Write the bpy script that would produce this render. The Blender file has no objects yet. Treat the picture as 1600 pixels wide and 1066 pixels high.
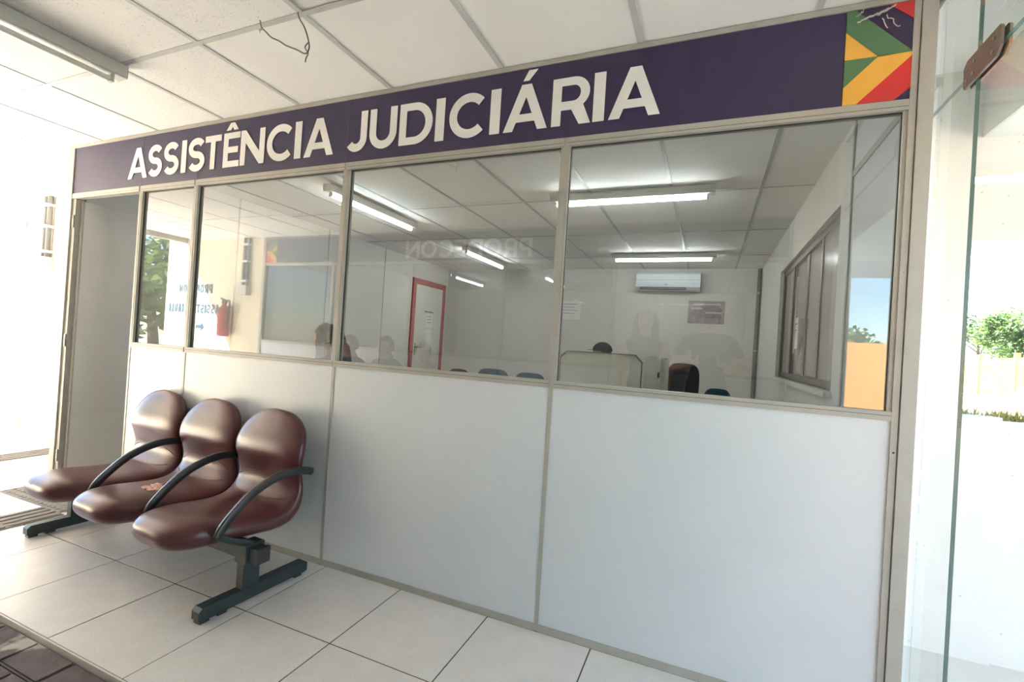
import bpy, bmesh, math, random
from mathutils import Vector, Matrix
random.seed(7)
sc = bpy.context.scene
COL = sc.collection
R = math.radians

# ------------------------------------------------------------------ camera
CAM = Vector((3.6973, -1.9576, 1.2256))
rt = Vector((0.92201525, 0.38198973, 0.06302168))
up = Vector((-0.05535964, -0.03102757, 0.99798427))
fw = Vector((-0.38317515, 0.92364557, 0.00746108))
cd = bpy.data.cameras.new('camera')
cd.sensor_width = 36.0
cd.lens = 36.0 * 737.93 / 1600.0
cd.clip_start = 0.02
cd.clip_end = 500
cam = bpy.data.objects.new('camera', cd)
COL.objects.link(cam)
m3 = Matrix((rt, up, -fw)).transposed()
cam.matrix_world = Matrix.Translation(CAM) @ m3.to_4x4()
sc.camera = cam

# ------------------------------------------------------------------ sky, sun, exposure
SUN_AZ = R(45.0)      # measured from -x towards +y
SUN_EL = R(45.0)
to_sun = Vector((-math.cos(SUN_EL) * math.cos(SUN_AZ), math.cos(SUN_EL) * math.sin(SUN_AZ), math.sin(SUN_EL)))
world = bpy.data.worlds.new('sky')
sc.world = world
world.use_nodes = True
wn = world.node_tree.nodes
wl = world.node_tree.links
wn.clear()
wo = wn.new('ShaderNodeOutputWorld')
wb = wn.new('ShaderNodeBackground')
ws = wn.new('ShaderNodeTexSky')
ws.sky_type = 'NISHITA'
ws.sun_disc = False
ws.sun_elevation = SUN_EL
ws.sun_rotation = math.atan2(to_sun.x, to_sun.y)
ws.air_density = 1.0
ws.dust_density = 0.1
ws.ozone_density = 3.5
wb.inputs['Strength'].default_value = 0.47
wl.new(ws.outputs[0], wb.inputs['Color'])
wl.new(wb.outputs[0], wo.inputs['Surface'])
sd = bpy.data.lights.new('sun_offscreen', 'SUN')
sd.energy = 56.0
sd.angle = R(0.6)
sd.color = (1.0, 0.93, 0.82)
sun = bpy.data.objects.new('sun_offscreen', sd)      # daylight from the open end of the passage
COL.objects.link(sun)
sun.location = to_sun * 60.0
sun.rotation_euler = to_sun.to_track_quat('Z', 'Y').to_euler()
sc.view_settings.view_transform = 'Standard'
sc.view_settings.look = 'None'
sc.view_settings.gamma = 1.0
sc.view_settings.use_curve_mapping = False
sc.view_settings.exposure = 1.15

# ------------------------------------------------------------------ materials
def lin(c):
    f = lambda v: (v / 12.92 if v <= 0.04045 else ((v + 0.055) / 1.055) ** 2.4)
    return tuple(f(v / 255.0) for v in c)

def mat(name, rgb, rough=0.6, metal=0.0, var=0.06, scale=6.0, bump=0.0, bscale=60.0, spec=0.5, coat=0.0,
        specks=None, speck_scale=90.0, speck_size=0.25, emit=None, estr=0.0, stretch=(1, 1, 1)):
    m = bpy.data.materials.new(name)
    m.use_nodes = True
    nt = m.node_tree
    n, l = nt.nodes, nt.links
    b = n['Principled BSDF']
    b.inputs['Roughness'].default_value = rough
    b.inputs['Metallic'].default_value = metal
    b.inputs['Specular IOR Level'].default_value = spec
    b.inputs['Coat Weight'].default_value = coat
    b.inputs['Coat Roughness'].default_value = 0.12
    tc = n.new('ShaderNodeTexCoord')
    mp = n.new('ShaderNodeMapping')
    mp.inputs['Scale'].default_value = stretch
    l.new(tc.outputs['Object'], mp.inputs['Vector'])
    nz = n.new('ShaderNodeTexNoise')
    nz.inputs['Scale'].default_value = scale
    nz.inputs['Detail'].default_value = 5.0
    l.new(mp.outputs[0], nz.inputs['Vector'])
    cr = n.new('ShaderNodeValToRGB')
    cr.color_ramp.elements[0].position = 0.3
    cr.color_ramp.elements[1].position = 0.7
    cr.color_ramp.elements[0].color = tuple(max(0, c * (1 - var)) for c in rgb) + (1,)
    cr.color_ramp.elements[1].color = tuple(min(1, c * (1 + var)) for c in rgb) + (1,)
    l.new(nz.outputs['Fac'], cr.inputs['Fac'])
    col = cr.outputs['Color']
    if specks:
        vo = n.new('ShaderNodeTexVoronoi')
        vo.inputs['Scale'].default_value = speck_scale
        l.new(mp.outputs[0], vo.inputs['Vector'])
        r2 = n.new('ShaderNodeValToRGB')
        r2.color_ramp.elements[0].position = speck_size * 0.6
        r2.color_ramp.elements[1].position = speck_size
        r2.color_ramp.elements[0].color = (1, 1, 1, 1)
        r2.color_ramp.elements[1].color = (0, 0, 0, 1)
        l.new(vo.outputs['Distance'], r2.inputs['Fac'])
        n2 = n.new('ShaderNodeTexNoise')
        n2.inputs['Scale'].default_value = speck_scale * 0.35
        l.new(mp.outputs[0], n2.inputs['Vector'])
        th = n.new('ShaderNodeMath')
        th.operation = 'GREATER_THAN'
        th.inputs[1].default_value = 0.52
        l.new(n2.outputs['Fac'], th.inputs[0])
        mu = n.new('ShaderNodeMath')
        mu.operation = 'MULTIPLY'
        l.new(r2.outputs['Color'], mu.inputs[0])
        l.new(th.outputs[0], mu.inputs[1])
        mx = n.new('ShaderNodeMix')
        mx.data_type = 'RGBA'
        l.new(mu.outputs[0], mx.inputs['Factor'])
        l.new(col, mx.inputs[6])
        mx.inputs[7].default_value = tuple(specks) + (1,)
        col = mx.outputs[2]
    l.new(col, b.inputs['Base Color'])
    if bump > 0:
        n3 = n.new('ShaderNodeTexNoise')
        n3.inputs['Scale'].default_value = bscale
        n3.inputs['Detail'].default_value = 4.0
        l.new(mp.outputs[0], n3.inputs['Vector'])
        bu = n.new('ShaderNodeBump')
        bu.inputs['Strength'].default_value = bump
        bu.inputs['Distance'].default_value = 0.01
        l.new(n3.outputs['Fac'], bu.inputs['Height'])
        l.new(bu.outputs[0], b.inputs['Normal'])
    if emit:
        b.inputs['Emission Color'].default_value = tuple(emit) + (1,)
        b.inputs['Emission Strength'].default_value = estr
    return m

def glass_mat(name, tint=(0.97, 0.985, 0.975), f0=0.085, rough=0.0):
    """thin pane: clear, with the mirror reflection of its two faces on the side that is looked at"""
    m = bpy.data.materials.new(name)
    m.use_nodes = True
    nt = m.node_tree
    n, l = nt.nodes, nt.links
    n.clear()
    out = n.new('ShaderNodeOutputMaterial')
    tr = n.new('ShaderNodeBsdfTransparent')
    tr.inputs['Color'].default_value = tuple(tint) + (1,)
    gl = n.new('ShaderNodeBsdfGlossy')
    gl.inputs['Roughness'].default_value = rough
    gl.inputs['Color'].default_value = (1, 1, 1, 1)
    ge = n.new('ShaderNodeNewGeometry')
    dt = n.new('ShaderNodeVectorMath')
    dt.operation = 'DOT_PRODUCT'
    l.new(ge.outputs['Normal'], dt.inputs[0])
    l.new(ge.outputs['Incoming'], dt.inputs[1])
    ab = n.new('ShaderNodeMath'); ab.operation = 'ABSOLUTE'
    l.new(dt.outputs['Value'], ab.inputs[0])
    om = n.new('ShaderNodeMath'); om.operation = 'SUBTRACT'; om.inputs[0].default_value = 1.0
    l.new(ab.outputs[0], om.inputs[1])
    pw = n.new('ShaderNodeMath'); pw.operation = 'POWER'; pw.inputs[1].default_value = 5.0
    l.new(om.outputs[0], pw.inputs[0])
    ma = n.new('ShaderNodeMath'); ma.operation = 'MULTIPLY_ADD'
    ma.inputs[1].default_value = 1.0 - f0
    ma.inputs[2].default_value = f0
    l.new(pw.outputs[0], ma.inputs[0])
    bf = n.new('ShaderNodeMath'); bf.operation = 'SUBTRACT'; bf.inputs[0].default_value = 1.0
    l.new(ge.outputs['Backfacing'], bf.inputs[1])
    mm = n.new('ShaderNodeMath'); mm.operation = 'MULTIPLY'; mm.use_clamp = True
    l.new(ma.outputs[0], mm.inputs[0])
    l.new(bf.outputs[0], mm.inputs[1])
    mi = n.new('ShaderNodeMixShader')
    l.new(mm.outputs[0], mi.inputs['Fac'])
    l.new(tr.outputs[0], mi.inputs[1])
    l.new(gl.outputs[0], mi.inputs[2])
    l.new(mi.outputs[0], out.inputs['Surface'])
    return m

M = {}
M['panel'] = mat('panel_laminate', (0.63, 0.65, 0.665), 0.42, var=0.02, scale=3, bump=0.03, bscale=30)
M['frame'] = mat('frame_grey_paint', (0.40, 0.375, 0.325), 0.45, var=0.06, scale=12)
M['frame_dark'] = mat('frame_gasket', (0.05, 0.045, 0.04), 0.7)
M['purple'] = mat('banner_purple_vinyl', (0.036, 0.026, 0.072), 0.50, var=0.05, scale=4, bump=0.05, bscale=9)
M['white_vinyl'] = mat('white_vinyl', (0.78, 0.76, 0.72), 0.45, var=0.03)
M['green_vinyl'] = mat('green_vinyl', (0.09, 0.19, 0.085), 0.4, var=0.04)
M['yellow_vinyl'] = mat('yellow_vinyl', (0.80, 0.42, 0.06), 0.4, var=0.04)
M['red_vinyl'] = mat('red_vinyl', (0.62, 0.03, 0.028), 0.4, var=0.04)
M['teal_letter'] = mat('teal_letter_vinyl', (0.005, 0.07, 0.13), 0.6)
M['glass'] = glass_mat('window_glass', tint=(0.82, 0.83, 0.81), f0=0.14)
M['glass_plain'] = glass_mat('plain_window_glass')
M['clear_glass'] = glass_mat('door_glass', tint=(0.95, 0.985, 0.975))
M['glass_edge'] = mat('glass_cut_edge', (0.10, 0.19, 0.165), 0.25)
M['floor_tile'] = mat('floor_tile_ceramic', (0.75, 0.72, 0.68), 0.33, var=0.04, scale=9, specks=(0.60, 0.57, 0.53), speck_scale=160, speck_size=0.3)
M['grout'] = mat('grout_dark', (0.07, 0.06, 0.055), 0.9, bump=0.2)
M['tactile'] = mat('tactile_rubber', (0.21, 0.185, 0.16), 0.7, var=0.1, scale=20)
M['asphalt'] = mat('yard_asphalt', (0.21, 0.205, 0.20), 0.9, var=0.15, scale=1.5, bump=0.2)
M['concrete'] = mat('concrete_ground', (0.52, 0.50, 0.47), 0.85, var=0.12, scale=1.5, bump=0.2)
M['ceil_tile'] = mat('ceiling_tile_plain', (0.86, 0.835, 0.79), 0.9, var=0.03, scale=2.5, bump=0.08, bscale=25)
M['ceil_pit'] = mat('ceiling_tile_pitted', (0.82, 0.795, 0.755), 0.92, var=0.03, scale=3, bump=0.25, bscale=90, specks=(0.50, 0.46, 0.41), speck_scale=85, speck_size=0.24)
M['tbar'] = mat('ceiling_grid_metal', (0.55, 0.545, 0.52), 0.5, var=0.05)
M['plenum'] = mat('plenum_dark', (0.03, 0.03, 0.03), 0.9)
M['roof'] = mat('roof_slab', (0.4, 0.39, 0.37), 0.9)
M['wall_in'] = mat('wall_interior_paint', (0.66, 0.63, 0.58), 0.7, var=0.05, scale=1.2, bump=0.03)
M['wall_ext'] = mat('wall_exterior_plaster', (0.74, 0.715, 0.655), 0.85, var=0.05, scale=2.0, bump=0.22, bscale=45, specks=(0.55, 0.52, 0.46), speck_scale=22, speck_size=0.12)
M['wall_cream'] = mat('wall_cream_paint', (0.78, 0.70, 0.53), 0.8, var=0.05, scale=2, bump=0.1)
M['base_tile'] = mat('baseboard_tile', (0.66, 0.63, 0.57), 0.4, var=0.04)
M['door'] = mat('door_laminate', (0.66, 0.63, 0.585), 0.5, var=0.05, scale=2.5, specks=(0.56, 0.53, 0.485), speck_scale=9, speck_size=0.10)
M['steel'] = mat('hinge_steel', (0.42, 0.40, 0.37), 0.35, metal=0.8, var=0.15, scale=40)
M['leather'] = mat('burgundy_leather', (0.098, 0.031, 0.029), 0.30, var=0.14, scale=5, bump=0.05, bscale=160, spec=0.5)
M['seam'] = mat('leather_seam', (0.085, 0.03, 0.028), 0.45, var=0.1)
M['foam'] = mat('torn_foam', (0.70, 0.43, 0.36), 0.9, var=0.3, scale=60)
M['foam_light'] = mat('torn_lining_threads', (0.68, 0.50, 0.40), 0.9, var=0.2, scale=60)
M['arm'] = mat('armrest_black_plastic', (0.030, 0.029, 0.028), 0.30, var=0.1, spec=0.6)
M['bench_metal'] = mat('bench_dark_steel', (0.030, 0.040, 0.040), 0.42, var=0.15, scale=14, spec=0.5)
M['fixture'] = mat('luminaire_white_enamel', (0.56, 0.56, 0.51), 0.45, var=0.04)
M['tube_off'] = mat('unlit_tube', (0.75, 0.73, 0.66), 0.3)
M['tube_on'] = mat('lit_tube', (0.9, 0.95, 1.0), 0.4, emit=(0.86, 0.94, 1.0), estr=32.0)
M['wire'] = mat('grey_wire', (0.16, 0.14, 0.125), 0.6, var=0.15, scale=40)
M['copper'] = mat('bare_copper', (0.45, 0.24, 0.13), 0.4, metal=0.6)
M['pipe'] = mat('grey_conduit', (0.14, 0.14, 0.14), 0.5)
M['pvc'] = mat('beige_pvc', (0.52, 0.49, 0.42), 0.5)
M['bronze'] = mat('bronze_patch_fitting', (0.19, 0.15, 0.13), 0.45, metal=0.35, var=0.15, scale=25)
M['red_frame'] = mat('red_door_paint', (0.36, 0.025, 0.03), 0.4, var=0.1)
M['ac'] = mat('air_conditioner_plastic', (0.70, 0.74, 0.76), 0.35, var=0.02)
M['dark'] = mat('dark_plastic', (0.03, 0.03, 0.03), 0.5)
M['paper'] = mat('paper', (0.80, 0.79, 0.76), 0.8, var=0.03)
M['ink'] = mat('printed_ink', (0.16, 0.16, 0.18), 0.8)
M['poster'] = mat('poster_dark', (0.36, 0.31, 0.305), 0.6, var=0.2, scale=12)
M['win_frame'] = mat('window_bronze_aluminium', (0.055, 0.045, 0.04), 0.4, metal=0.3)
M['brown_film'] = mat('brown_window_film', (0.26, 0.205, 0.175), 0.18, var=0.06, scale=3)
M['booth'] = mat('booth_beige_laminate', (0.80, 0.79, 0.70), 0.55, var=0.03)
M['booth_edge'] = mat('booth_grey_edge', (0.30, 0.29, 0.27), 0.5)
M['teal'] = mat('teal_upholstery', (0.010, 0.055, 0.085), 0.7, var=0.15, scale=30)
M['black_fabric'] = mat('black_fabric', (0.018, 0.018, 0.02), 0.85, var=0.2, scale=40)
M['skin'] = mat('skin_tone', (0.50, 0.29, 0.21), 0.5, var=0.08)
M['hair'] = mat('dark_hair', (0.018, 0.013, 0.011), 0.5, var=0.3, scale=60, bump=0.3, bscale=90)
M['shirt_black'] = mat('black_cotton', (0.02, 0.02, 0.024), 0.85, var=0.2, scale=20, bump=0.1)
M['shirt_blue'] = mat('blue_grey_cotton', (0.07, 0.11, 0.14), 0.85, var=0.15, scale=20, bump=0.1)
M['shirt_grey'] = mat('grey_cotton', (0.16, 0.16, 0.16), 0.85, var=0.15, scale=20, bump=0.1)
M['shirt_pale'] = mat('pale_cotton', (0.46, 0.43, 0.40), 0.85, var=0.1, scale=20, bump=0.1)
M['jeans'] = mat('dark_denim', (0.03, 0.04, 0.07), 0.9, var=0.2, scale=40)
M['eye'] = mat('eye_dark', (0.02, 0.015, 0.012), 0.2)
M['lips'] = mat('lip_tone', (0.34, 0.13, 0.11), 0.5)
M['orange'] = mat('orange_painted_wall', (0.50, 0.215, 0.06), 0.8, var=0.08, scale=1.0)
M['fence'] = mat('yellow_fence_paint', (0.72, 0.45, 0.10), 0.5, var=0.06)
M['bark'] = mat('tree_bark', (0.11, 0.075, 0.05), 0.9, var=0.3, scale=12, bump=0.4)
M['extinguisher'] = mat('extinguisher_red', (0.45, 0.03, 0.03), 0.3, var=0.05)

def leaf_mat(name, a, b):
    m = mat(name, a, 0.6, var=0.3, scale=1.5)
    nt = m.node_tree
    p = nt.nodes['Principled BSDF']
    out = [x for x in nt.nodes if x.type == 'OUTPUT_MATERIAL'][0]
    tl = nt.nodes.new('ShaderNodeBsdfTranslucent')
    tl.inputs['Color'].default_value = tuple(b) + (1,)
    mi = nt.nodes.new('ShaderNodeMixShader')
    mi.inputs['Fac'].default_value = 0.35
    nt.links.new(p.outputs[0], mi.inputs[1])
    nt.links.new(tl.outputs[0], mi.inputs[2])
    nt.links.new(mi.outputs[0], out.inputs['Surface'])
    return m
M['leaf'] = leaf_mat('tree_leaves', (0.055, 0.10, 0.03), (0.10, 0.17, 0.04))
M['grass'] = leaf_mat('dry_grass', (0.30, 0.27, 0.08), (0.35, 0.30, 0.08))

def stained_paver():
    m = mat('paver_brown', (0.115, 0.085, 0.078), 0.8, var=0.25, scale=14, bump=0.3, bscale=50)
    nt = m.node_tree
    n, l = nt.nodes, nt.links
    b = n['Principled BSDF']
    src = b.inputs['Base Color'].links[0].from_socket
    tc = n.new('ShaderNodeNewGeometry')
    nz = n.new('ShaderNodeTexNoise')
    nz.inputs['Scale'].default_value = 5.2
    nz.inputs['Detail'].default_value = 6
    l.new(tc.outputs['Position'], nz.inputs['Vector'])
    # flaking whitewash lies on one band of pavers
    sx = n.new('ShaderNodeSeparateXYZ')
    l.new(tc.outputs['Position'], sx.inputs[0])
    band = n.new('ShaderNodeValToRGB')
    e = band.color_ramp.elements
    e[0].position = 0.0; e[0].color = (0, 0, 0, 1)
    e[1].position = 1.0; e[1].color = (0, 0, 0, 1)
    for p, v in ((0.285, 0.0), (0.30, 1.0), (0.372, 1.0), (0.378, 0.0)):
        k = e.new(p); k.color = (v, v, v, 1)
    dv = n.new('ShaderNodeMath'); dv.operation = 'DIVIDE'; dv.inputs[1].default_value = 4.0
    l.new(sx.outputs['X'], dv.inputs[0])
    l.new(dv.outputs[0], band.inputs['Fac'])
    rp = n.new('ShaderNodeValToRGB')
    rp.color_ramp.elements[0].position = 0.47
    rp.color_ramp.elements[1].position = 0.53
    l.new(nz.outputs['Fac'], rp.inputs['Fac'])
    mu = n.new('ShaderNodeMath'); mu.operation = 'MULTIPLY'
    l.new(band.outputs[0], mu.inputs[0]); l.new(rp.outputs[0], mu.inputs[1])
    mx = n.new('ShaderNodeMix'); mx.data_type = 'RGBA'
    l.new(mu.outputs[0], mx.inputs['Factor'])
    l.new(src, mx.inputs[6])
    mx.inputs[7].default_value = (0.46, 0.41, 0.36, 1)
    l.new(mx.outputs[2], b.inputs['Base Color'])
    return m
M['paver'] = stained_paver()

# ------------------------------------------------------------------ helpers
BASE = {}
def empty(name, loc=(0, 0, 0), rz=0.0):
    o = bpy.data.objects.new(name, None)
    COL.objects.link(o)
    o.location = loc
    o.rotation_euler = (0, 0, rz)
    BASE[o.name] = Vector(loc)
    return o

def tag(o, label=None, cat=None, group=None, kind=None):
    if label: o['label'] = label
    if cat: o['category'] = cat
    if group: o['group'] = group
    if kind: o['kind'] = kind
    return o

def thing(name, label, cat, loc=(0, 0, 0), rz=0.0, group=None, kind=None):
    return tag(empty(name, loc, rz), label, cat, group, kind)

def link_mesh(name, me, material, parent=None, loc=(0, 0, 0)):
    o = bpy.data.objects.new(name, me)
    COL.objects.link(o)
    if material is not None and not me.materials:
        me.materials.append(material)
    if parent is not None:
        o.parent = parent
    o.location = loc
    return o

def obj(name, bm, material, parent=None, world=True, smooth=False, bevel=0.0, seg=2):
    """bm in world coordinates (world=True: moved into the frame of the unrotated root that carries it)"""
    if bevel > 0:
        es = [e for e in bm.edges if len(e.link_faces) == 2 and e.calc_face_angle(0) > 0.6]
        bmesh.ops.bevel(bm, geom=es, offset=bevel, segments=seg, affect='EDGES', profile=0.5)
    if parent is not None and world:
        off = Vector((0, 0, 0))
        p = parent
        while p is not None:
            off += BASE.get(p.name, Vector((0, 0, 0)))
            p = p.parent
        bmesh.ops.translate(bm, verts=bm.verts, vec=-off)
    bmesh.ops.recalc_face_normals(bm, faces=bm.faces)
    me = bpy.data.meshes.new(name)
    if smooth:
        for f in bm.faces: f.smooth = True
    bm.to_mesh(me)
    bm.free()
    if smooth == 'auto':
        me.set_sharp_from_angle(angle=R(40))
    return link_mesh(name, me, M[material] if isinstance(material, str) else material, parent)

def box(x0, x1, y0, y1, z0, z1, bm=None):
    bm = bm or bmesh.new()
    vs = [bm.verts.new(p) for p in ((x0, y0, z0), (x1, y0, z0), (x1, y1, z0), (x0, y1, z0), (x0, y0, z1), (x1, y0, z1), (x1, y1, z1), (x0, y1, z1))]
    for f in ((0, 3, 2, 1), (4, 5, 6, 7), (0, 1, 5, 4), (1, 2, 6, 5), (2, 3, 7, 6), (3, 0, 4, 7)):
        bm.faces.new([vs[i] for i in f])
    return bm

def prism(pts, axis, a, b, bm=None):
    """pts: 2D outline; axis 'y': pts are (x,z); axis 'x': pts are (y,z); axis 'z': pts are (x,y)"""
    bm = bm or bmesh.new()
    def P(p, t):
        return {'y': (p[0], t, p[1]), 'x': (t, p[0], p[1]), 'z': (p[0], p[1], t)}[axis]
    A = [bm.verts.new(P(p, a)) for p in pts]
    B = [bm.verts.new(P(p, b)) for p in pts]
    n = len(pts)
    bm.faces.new(A); bm.faces.new(B[::-1])
    for i in range(n):
        bm.faces.new((A[i], A[(i + 1) % n], B[(i + 1) % n], B[i]))
    return bm

def tube(path, r, n=10, bm=None, flat=None, upv=None):
    """round (or flat=(half width, half height)) tube along path"""
    bm = bm or bmesh.new()
    P = [Vector(p) for p in path]
    rings = []
    prev = None
    for i, p in enumerate(P):
        t = (P[min(i + 1, len(P) - 1)] - P[max(i - 1, 0)]).normalized()
        if upv is not None:
            s = t.cross(Vector(upv)).normalized()
        else:
            if prev is None:
                a = Vector((0, 0, 1)) if abs(t.z) < 0.9 else Vector((1, 0, 0))
                s = t.cross(a).normalized()
            else:
                s = (prev - t * prev.dot(t)).normalized()
        prev = s
        u = s.cross(t).normalized()
        rr = r[i] if isinstance(r, (list, tuple)) else r
        ring = []
        for k in range(n):
            a = 2 * math.pi * k / n
            if flat:
                c, d = math.cos(a), math.sin(a)
                e = 0.5
                q = s * (math.copysign(abs(c) ** e, c) * flat[0]) + u * (math.copysign(abs(d) ** e, d) * flat[1])
            else:
                q = s * (math.cos(a) * rr) + u * (math.sin(a) * rr)
            ring.append(bm.verts.new(p + q))
        rings.append(ring)
    for a, b in zip(rings, rings[1:]):
        for k in range(n):
            bm.faces.new((a[k], a[(k + 1) % n], b[(k + 1) % n], b[k]))
    bm.faces.new(rings[0][::-1]); bm.faces.new(rings[-1])
    return bm

def ball(c, r, bm=None, u=12, v=8):
    bm = bm or bmesh.new()
    r = r if isinstance(r, (tuple, list)) else (r, r, r)
    mt = Matrix.Translation(c) @ Matrix.Diagonal((r[0], r[1], r[2], 1))
    bmesh.ops.create_uvsphere(bm, u_segments=u, v_segments=v, radius=1.0, matrix=mt)
    return bm

def spline(pts, n):
    P = [Vector(p) for p in pts]
    out = []
    m = len(P) - 1
    for i in range(m):
        p0, p1, p2, p3 = P[max(i - 1, 0)], P[i], P[i + 1], P[min(i + 2, m)]
        for k in range(n):
            t = k / n
            out.append(0.5 * ((2 * p1) + (p2 - p0) * t + (2 * p0 - 5 * p1 + 4 * p2 - p3) * t * t + (3 * p1 - p0 - 3 * p2 + p3) * t ** 3))
    out.append(P[-1])
    return out

def children(o):
    return [c for c in COL.objects if c.parent is o]
def copy_tree(o, parent=None):
    c = o.copy()
    COL.objects.link(c)
    if parent is not None: c.parent = parent
    for ch in children(o): copy_tree(ch, c)
    return c

def struct(name, bm, material, parent=None, **k):
    o = obj(name, bm, material, parent, **k)
    if parent is None: o['kind'] = 'structure'
    return o

# ------------------------------------------------------------------ dimensions (metres)
H = 2.4954
MX = [0.1045, 0.6684, 1.8713, 3.08]       # mullions
XL, XR = -0.7303, 4.281
ZS, ZH, ZT = 1.0489, 2.1357, 2.472
YO = -2.70                                 # face of the partition across the passage
TILE = 0.4693
XF, EDGE = 1.9129, -0.940
ROOF_X = -3.70

# ------------------------------------------------------------------ floors
fl = struct('floor', box(ROOF_X - 0.3, 4.36, EDGE, 0.9, -0.16, -0.0015), 'grout')
tile_me = None
bm = box(-TILE / 2 + 0.0026, TILE / 2 - 0.0026, -TILE / 2 + 0.0026, TILE / 2 - 0.0026, -0.009, 0.0)
bmesh.ops.bevel(bm, geom=[e for e in bm.edges if e.verts[0].co.z > -0.001 and e.verts[1].co.z > -0.001], offset=0.0006, segments=1, affect='EDGES')
tile_me = bpy.data.meshes.new('tile'); bm.to_mesh(tile_me); bm.free(); tile_me.materials.append(M['floor_tile'])
for i in range(-15, 5):
    x = XF + (i + 0.5) * TILE
    for j in range(-2, 2):
        y = (j + 0.5) * TILE - 0.0015
        if j >= 0 and x > -0.55: continue
        t = link_mesh('tile', tile_me, None, fl, (x, y, random.uniform(-0.0006, 0.0006)))
        t.rotation_euler = (0, 0, random.choice((0, 1, 2, 3)) * math.pi / 2)
# right-hand sliver and the interior of the office
struct('floor_office', box(-0.66, 4.34, 0.036, 5.5, -0.16, -0.002), 'floor_tile')
struct('floor_opposite_office', box(-2.05, 4.36, -8.2, YO - 0.036, -0.16, -0.002), 'floor_tile')
fo = struct('floor_opposite_walk', box(ROOF_X - 0.3, 4.36, YO, -1.52, -0.16, -0.0015), 'grout')
for i in range(-13, 5):
    for j in range(2):
        w = link_mesh('tile', tile_me, None, fo, (XF + (i + 0.5) * TILE, -1.52 - (j + 0.5) * TILE, 0))
bp = struct('pavement_bed', box(ROOF_X - 0.3, 4.36, -1.52, EDGE - 0.001, -0.16, -0.05), 'grout')
bp.name = 'floor_paving'
bm = box(-0.118, 0.118, -0.058, 0.058, -0.06, 0.0)
bmesh.ops.bevel(bm, geom=[e for e in bm.edges if e.verts[0].co.z > -0.001 and e.verts[1].co.z > -0.001], offset=0.006, segments=2, affect='EDGES')
pav_me = bpy.data.meshes.new('paver'); bm.to_mesh(pav_me); bm.free(); pav_me.materials.append(M['paver'])
for j in range(4):
    for i in range(-8, 22):
        p = link_mesh('paver', pav_me, None, bp, (0.2 * i * 1.2 + (0.12 if j % 2 else 0.0) + 0.02 - 0.4, EDGE - 0.008 - 0.058 - j * 0.12, -0.022 + random.uniform(-0.003, 0.003)))
        p.rotation_euler = (random.uniform(-0.01, 0.01), random.uniform(-0.01, 0.01), 0)
struct('trim_1', box(ROOF_X - 0.3, 4.36, EDGE - 0.006, EDGE + 0.0005, -0.06, -0.0012), 'base_tile')

# tactile paving laid on the tiles
def tactile_dots(x0, y0, name_label):
    t = thing('tactile_warning_tile', name_label, 'tactile tile', (x0 + 0.125, y0 + 0.125, 0.0008), group='grey dotted tactile tiles before the doorway')
    obj('base', box(x0 + 0.001, x0 + 0.249, y0 + 0.001, y0 + 0.249, 0.0008, 0.004), 'tactile', t)
    for i in range(5):
        for j in range(5):
            bm = bmesh.new()
            bmesh.ops.create_cone(bm, cap_ends=True, segments=10, radius1=0.014, radius2=0.010, depth=0.004, matrix=Matrix.Translation((x0 + 0.025 + i * 0.05, y0 + 0.025 + j * 0.05, 0.006)))
            obj('dome', bm, 'tactile', t)
def tactile_bars(x0, y0, lab, grp):
    t = thing('tactile_guide_tile', lab, 'tactile tile', (x0 + 0.125, y0 + 0.125, 0.0008), group=grp)
    obj('base', box(x0 + 0.001, x0 + 0.249, y0 + 0.001, y0 + 0.249, 0.0008, 0.004), 'tactile', t)
    for i in range(4):
        obj('rib', box(x0 + 0.018 + i * 0.062, x0 + 0.046 + i * 0.062, y0 + 0.008, y0 + 0.242, 0.004, 0.0085), 'tactile', t, bevel=0.002, seg=1)
for k in range(3):
    tactile_dots(-0.72 + 0.25 * k, -0.285, 'grey dotted tactile warning tile on the floor in front of the office doorway')
for k in range(2):
    tactile_bars(-0.165, -0.535 - 0.25 * k, 'grey ribbed tactile guide tile leading up to the dotted tiles by the bench', 'ribbed tactile tiles beside the bench')
for k in range(6):
    tactile_bars(-1.86, -0.93 + 0.25 * k, 'grey ribbed tactile guide tile in the strip crossing the sunlit floor', 'ribbed tactile tiles on the sunlit floor')

# ------------------------------------------------------------------ ceiling, grid, roof
ce = struct('ceiling', box(ROOF_X, 4.36, -8.2, 5.5, 2.66, 2.70), 'plenum')
GX = [1.4985 + 0.625 * k for k in range(-11, 6)]
GY = [-0.5703 + 1.25 * k for k in range(-7, 6)]
def tile_mesh(w, d, m):
    bm = box(-w / 2, w / 2, -d / 2, d / 2, 0, 0.014)
    me = bpy.data.meshes.new('ceiling_tile'); bm.to_mesh(me); bm.free(); me.materials.append(m)
    return me
ct = {k: tile_mesh(0.619, 1.244, M[k]) for k in ('ceil_tile', 'ceil_pit')}
for i in range(len(GX) - 1):
    for j in range(len(GY) - 1):
        xc, yc = (GX[i] + GX[i + 1]) / 2, (GY[j] + GY[j + 1]) / 2
        if xc < ROOF_X + 0.2 or xc > 4.36: continue
        if xc + 0.31 > 4.36: continue
        pit = (yc < -0.6) or (yc < 0.1 and xc < 1.4)
        o = link_mesh('ceiling_tile', ct['ceil_pit' if pit else 'ceil_tile'], None, ce, (xc, yc, H + 0.002))
        if abs(xc - (1.4985 + 0.625 * 1.5)) < 0.01 and abs(yc - (-0.5703 - 0.625)) < 0.01:
            o.location.z = H + 0.006          # this tile sits crooked in its frame
            o.rotation_euler = (R(0.25), R(-0.5), R(0.3))
        elif random.random() < 0.25:
            o.rotation_euler = (R(random.uniform(-0.12, 0.12)), R(random.uniform(-0.2, 0.2)), 0)
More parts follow.
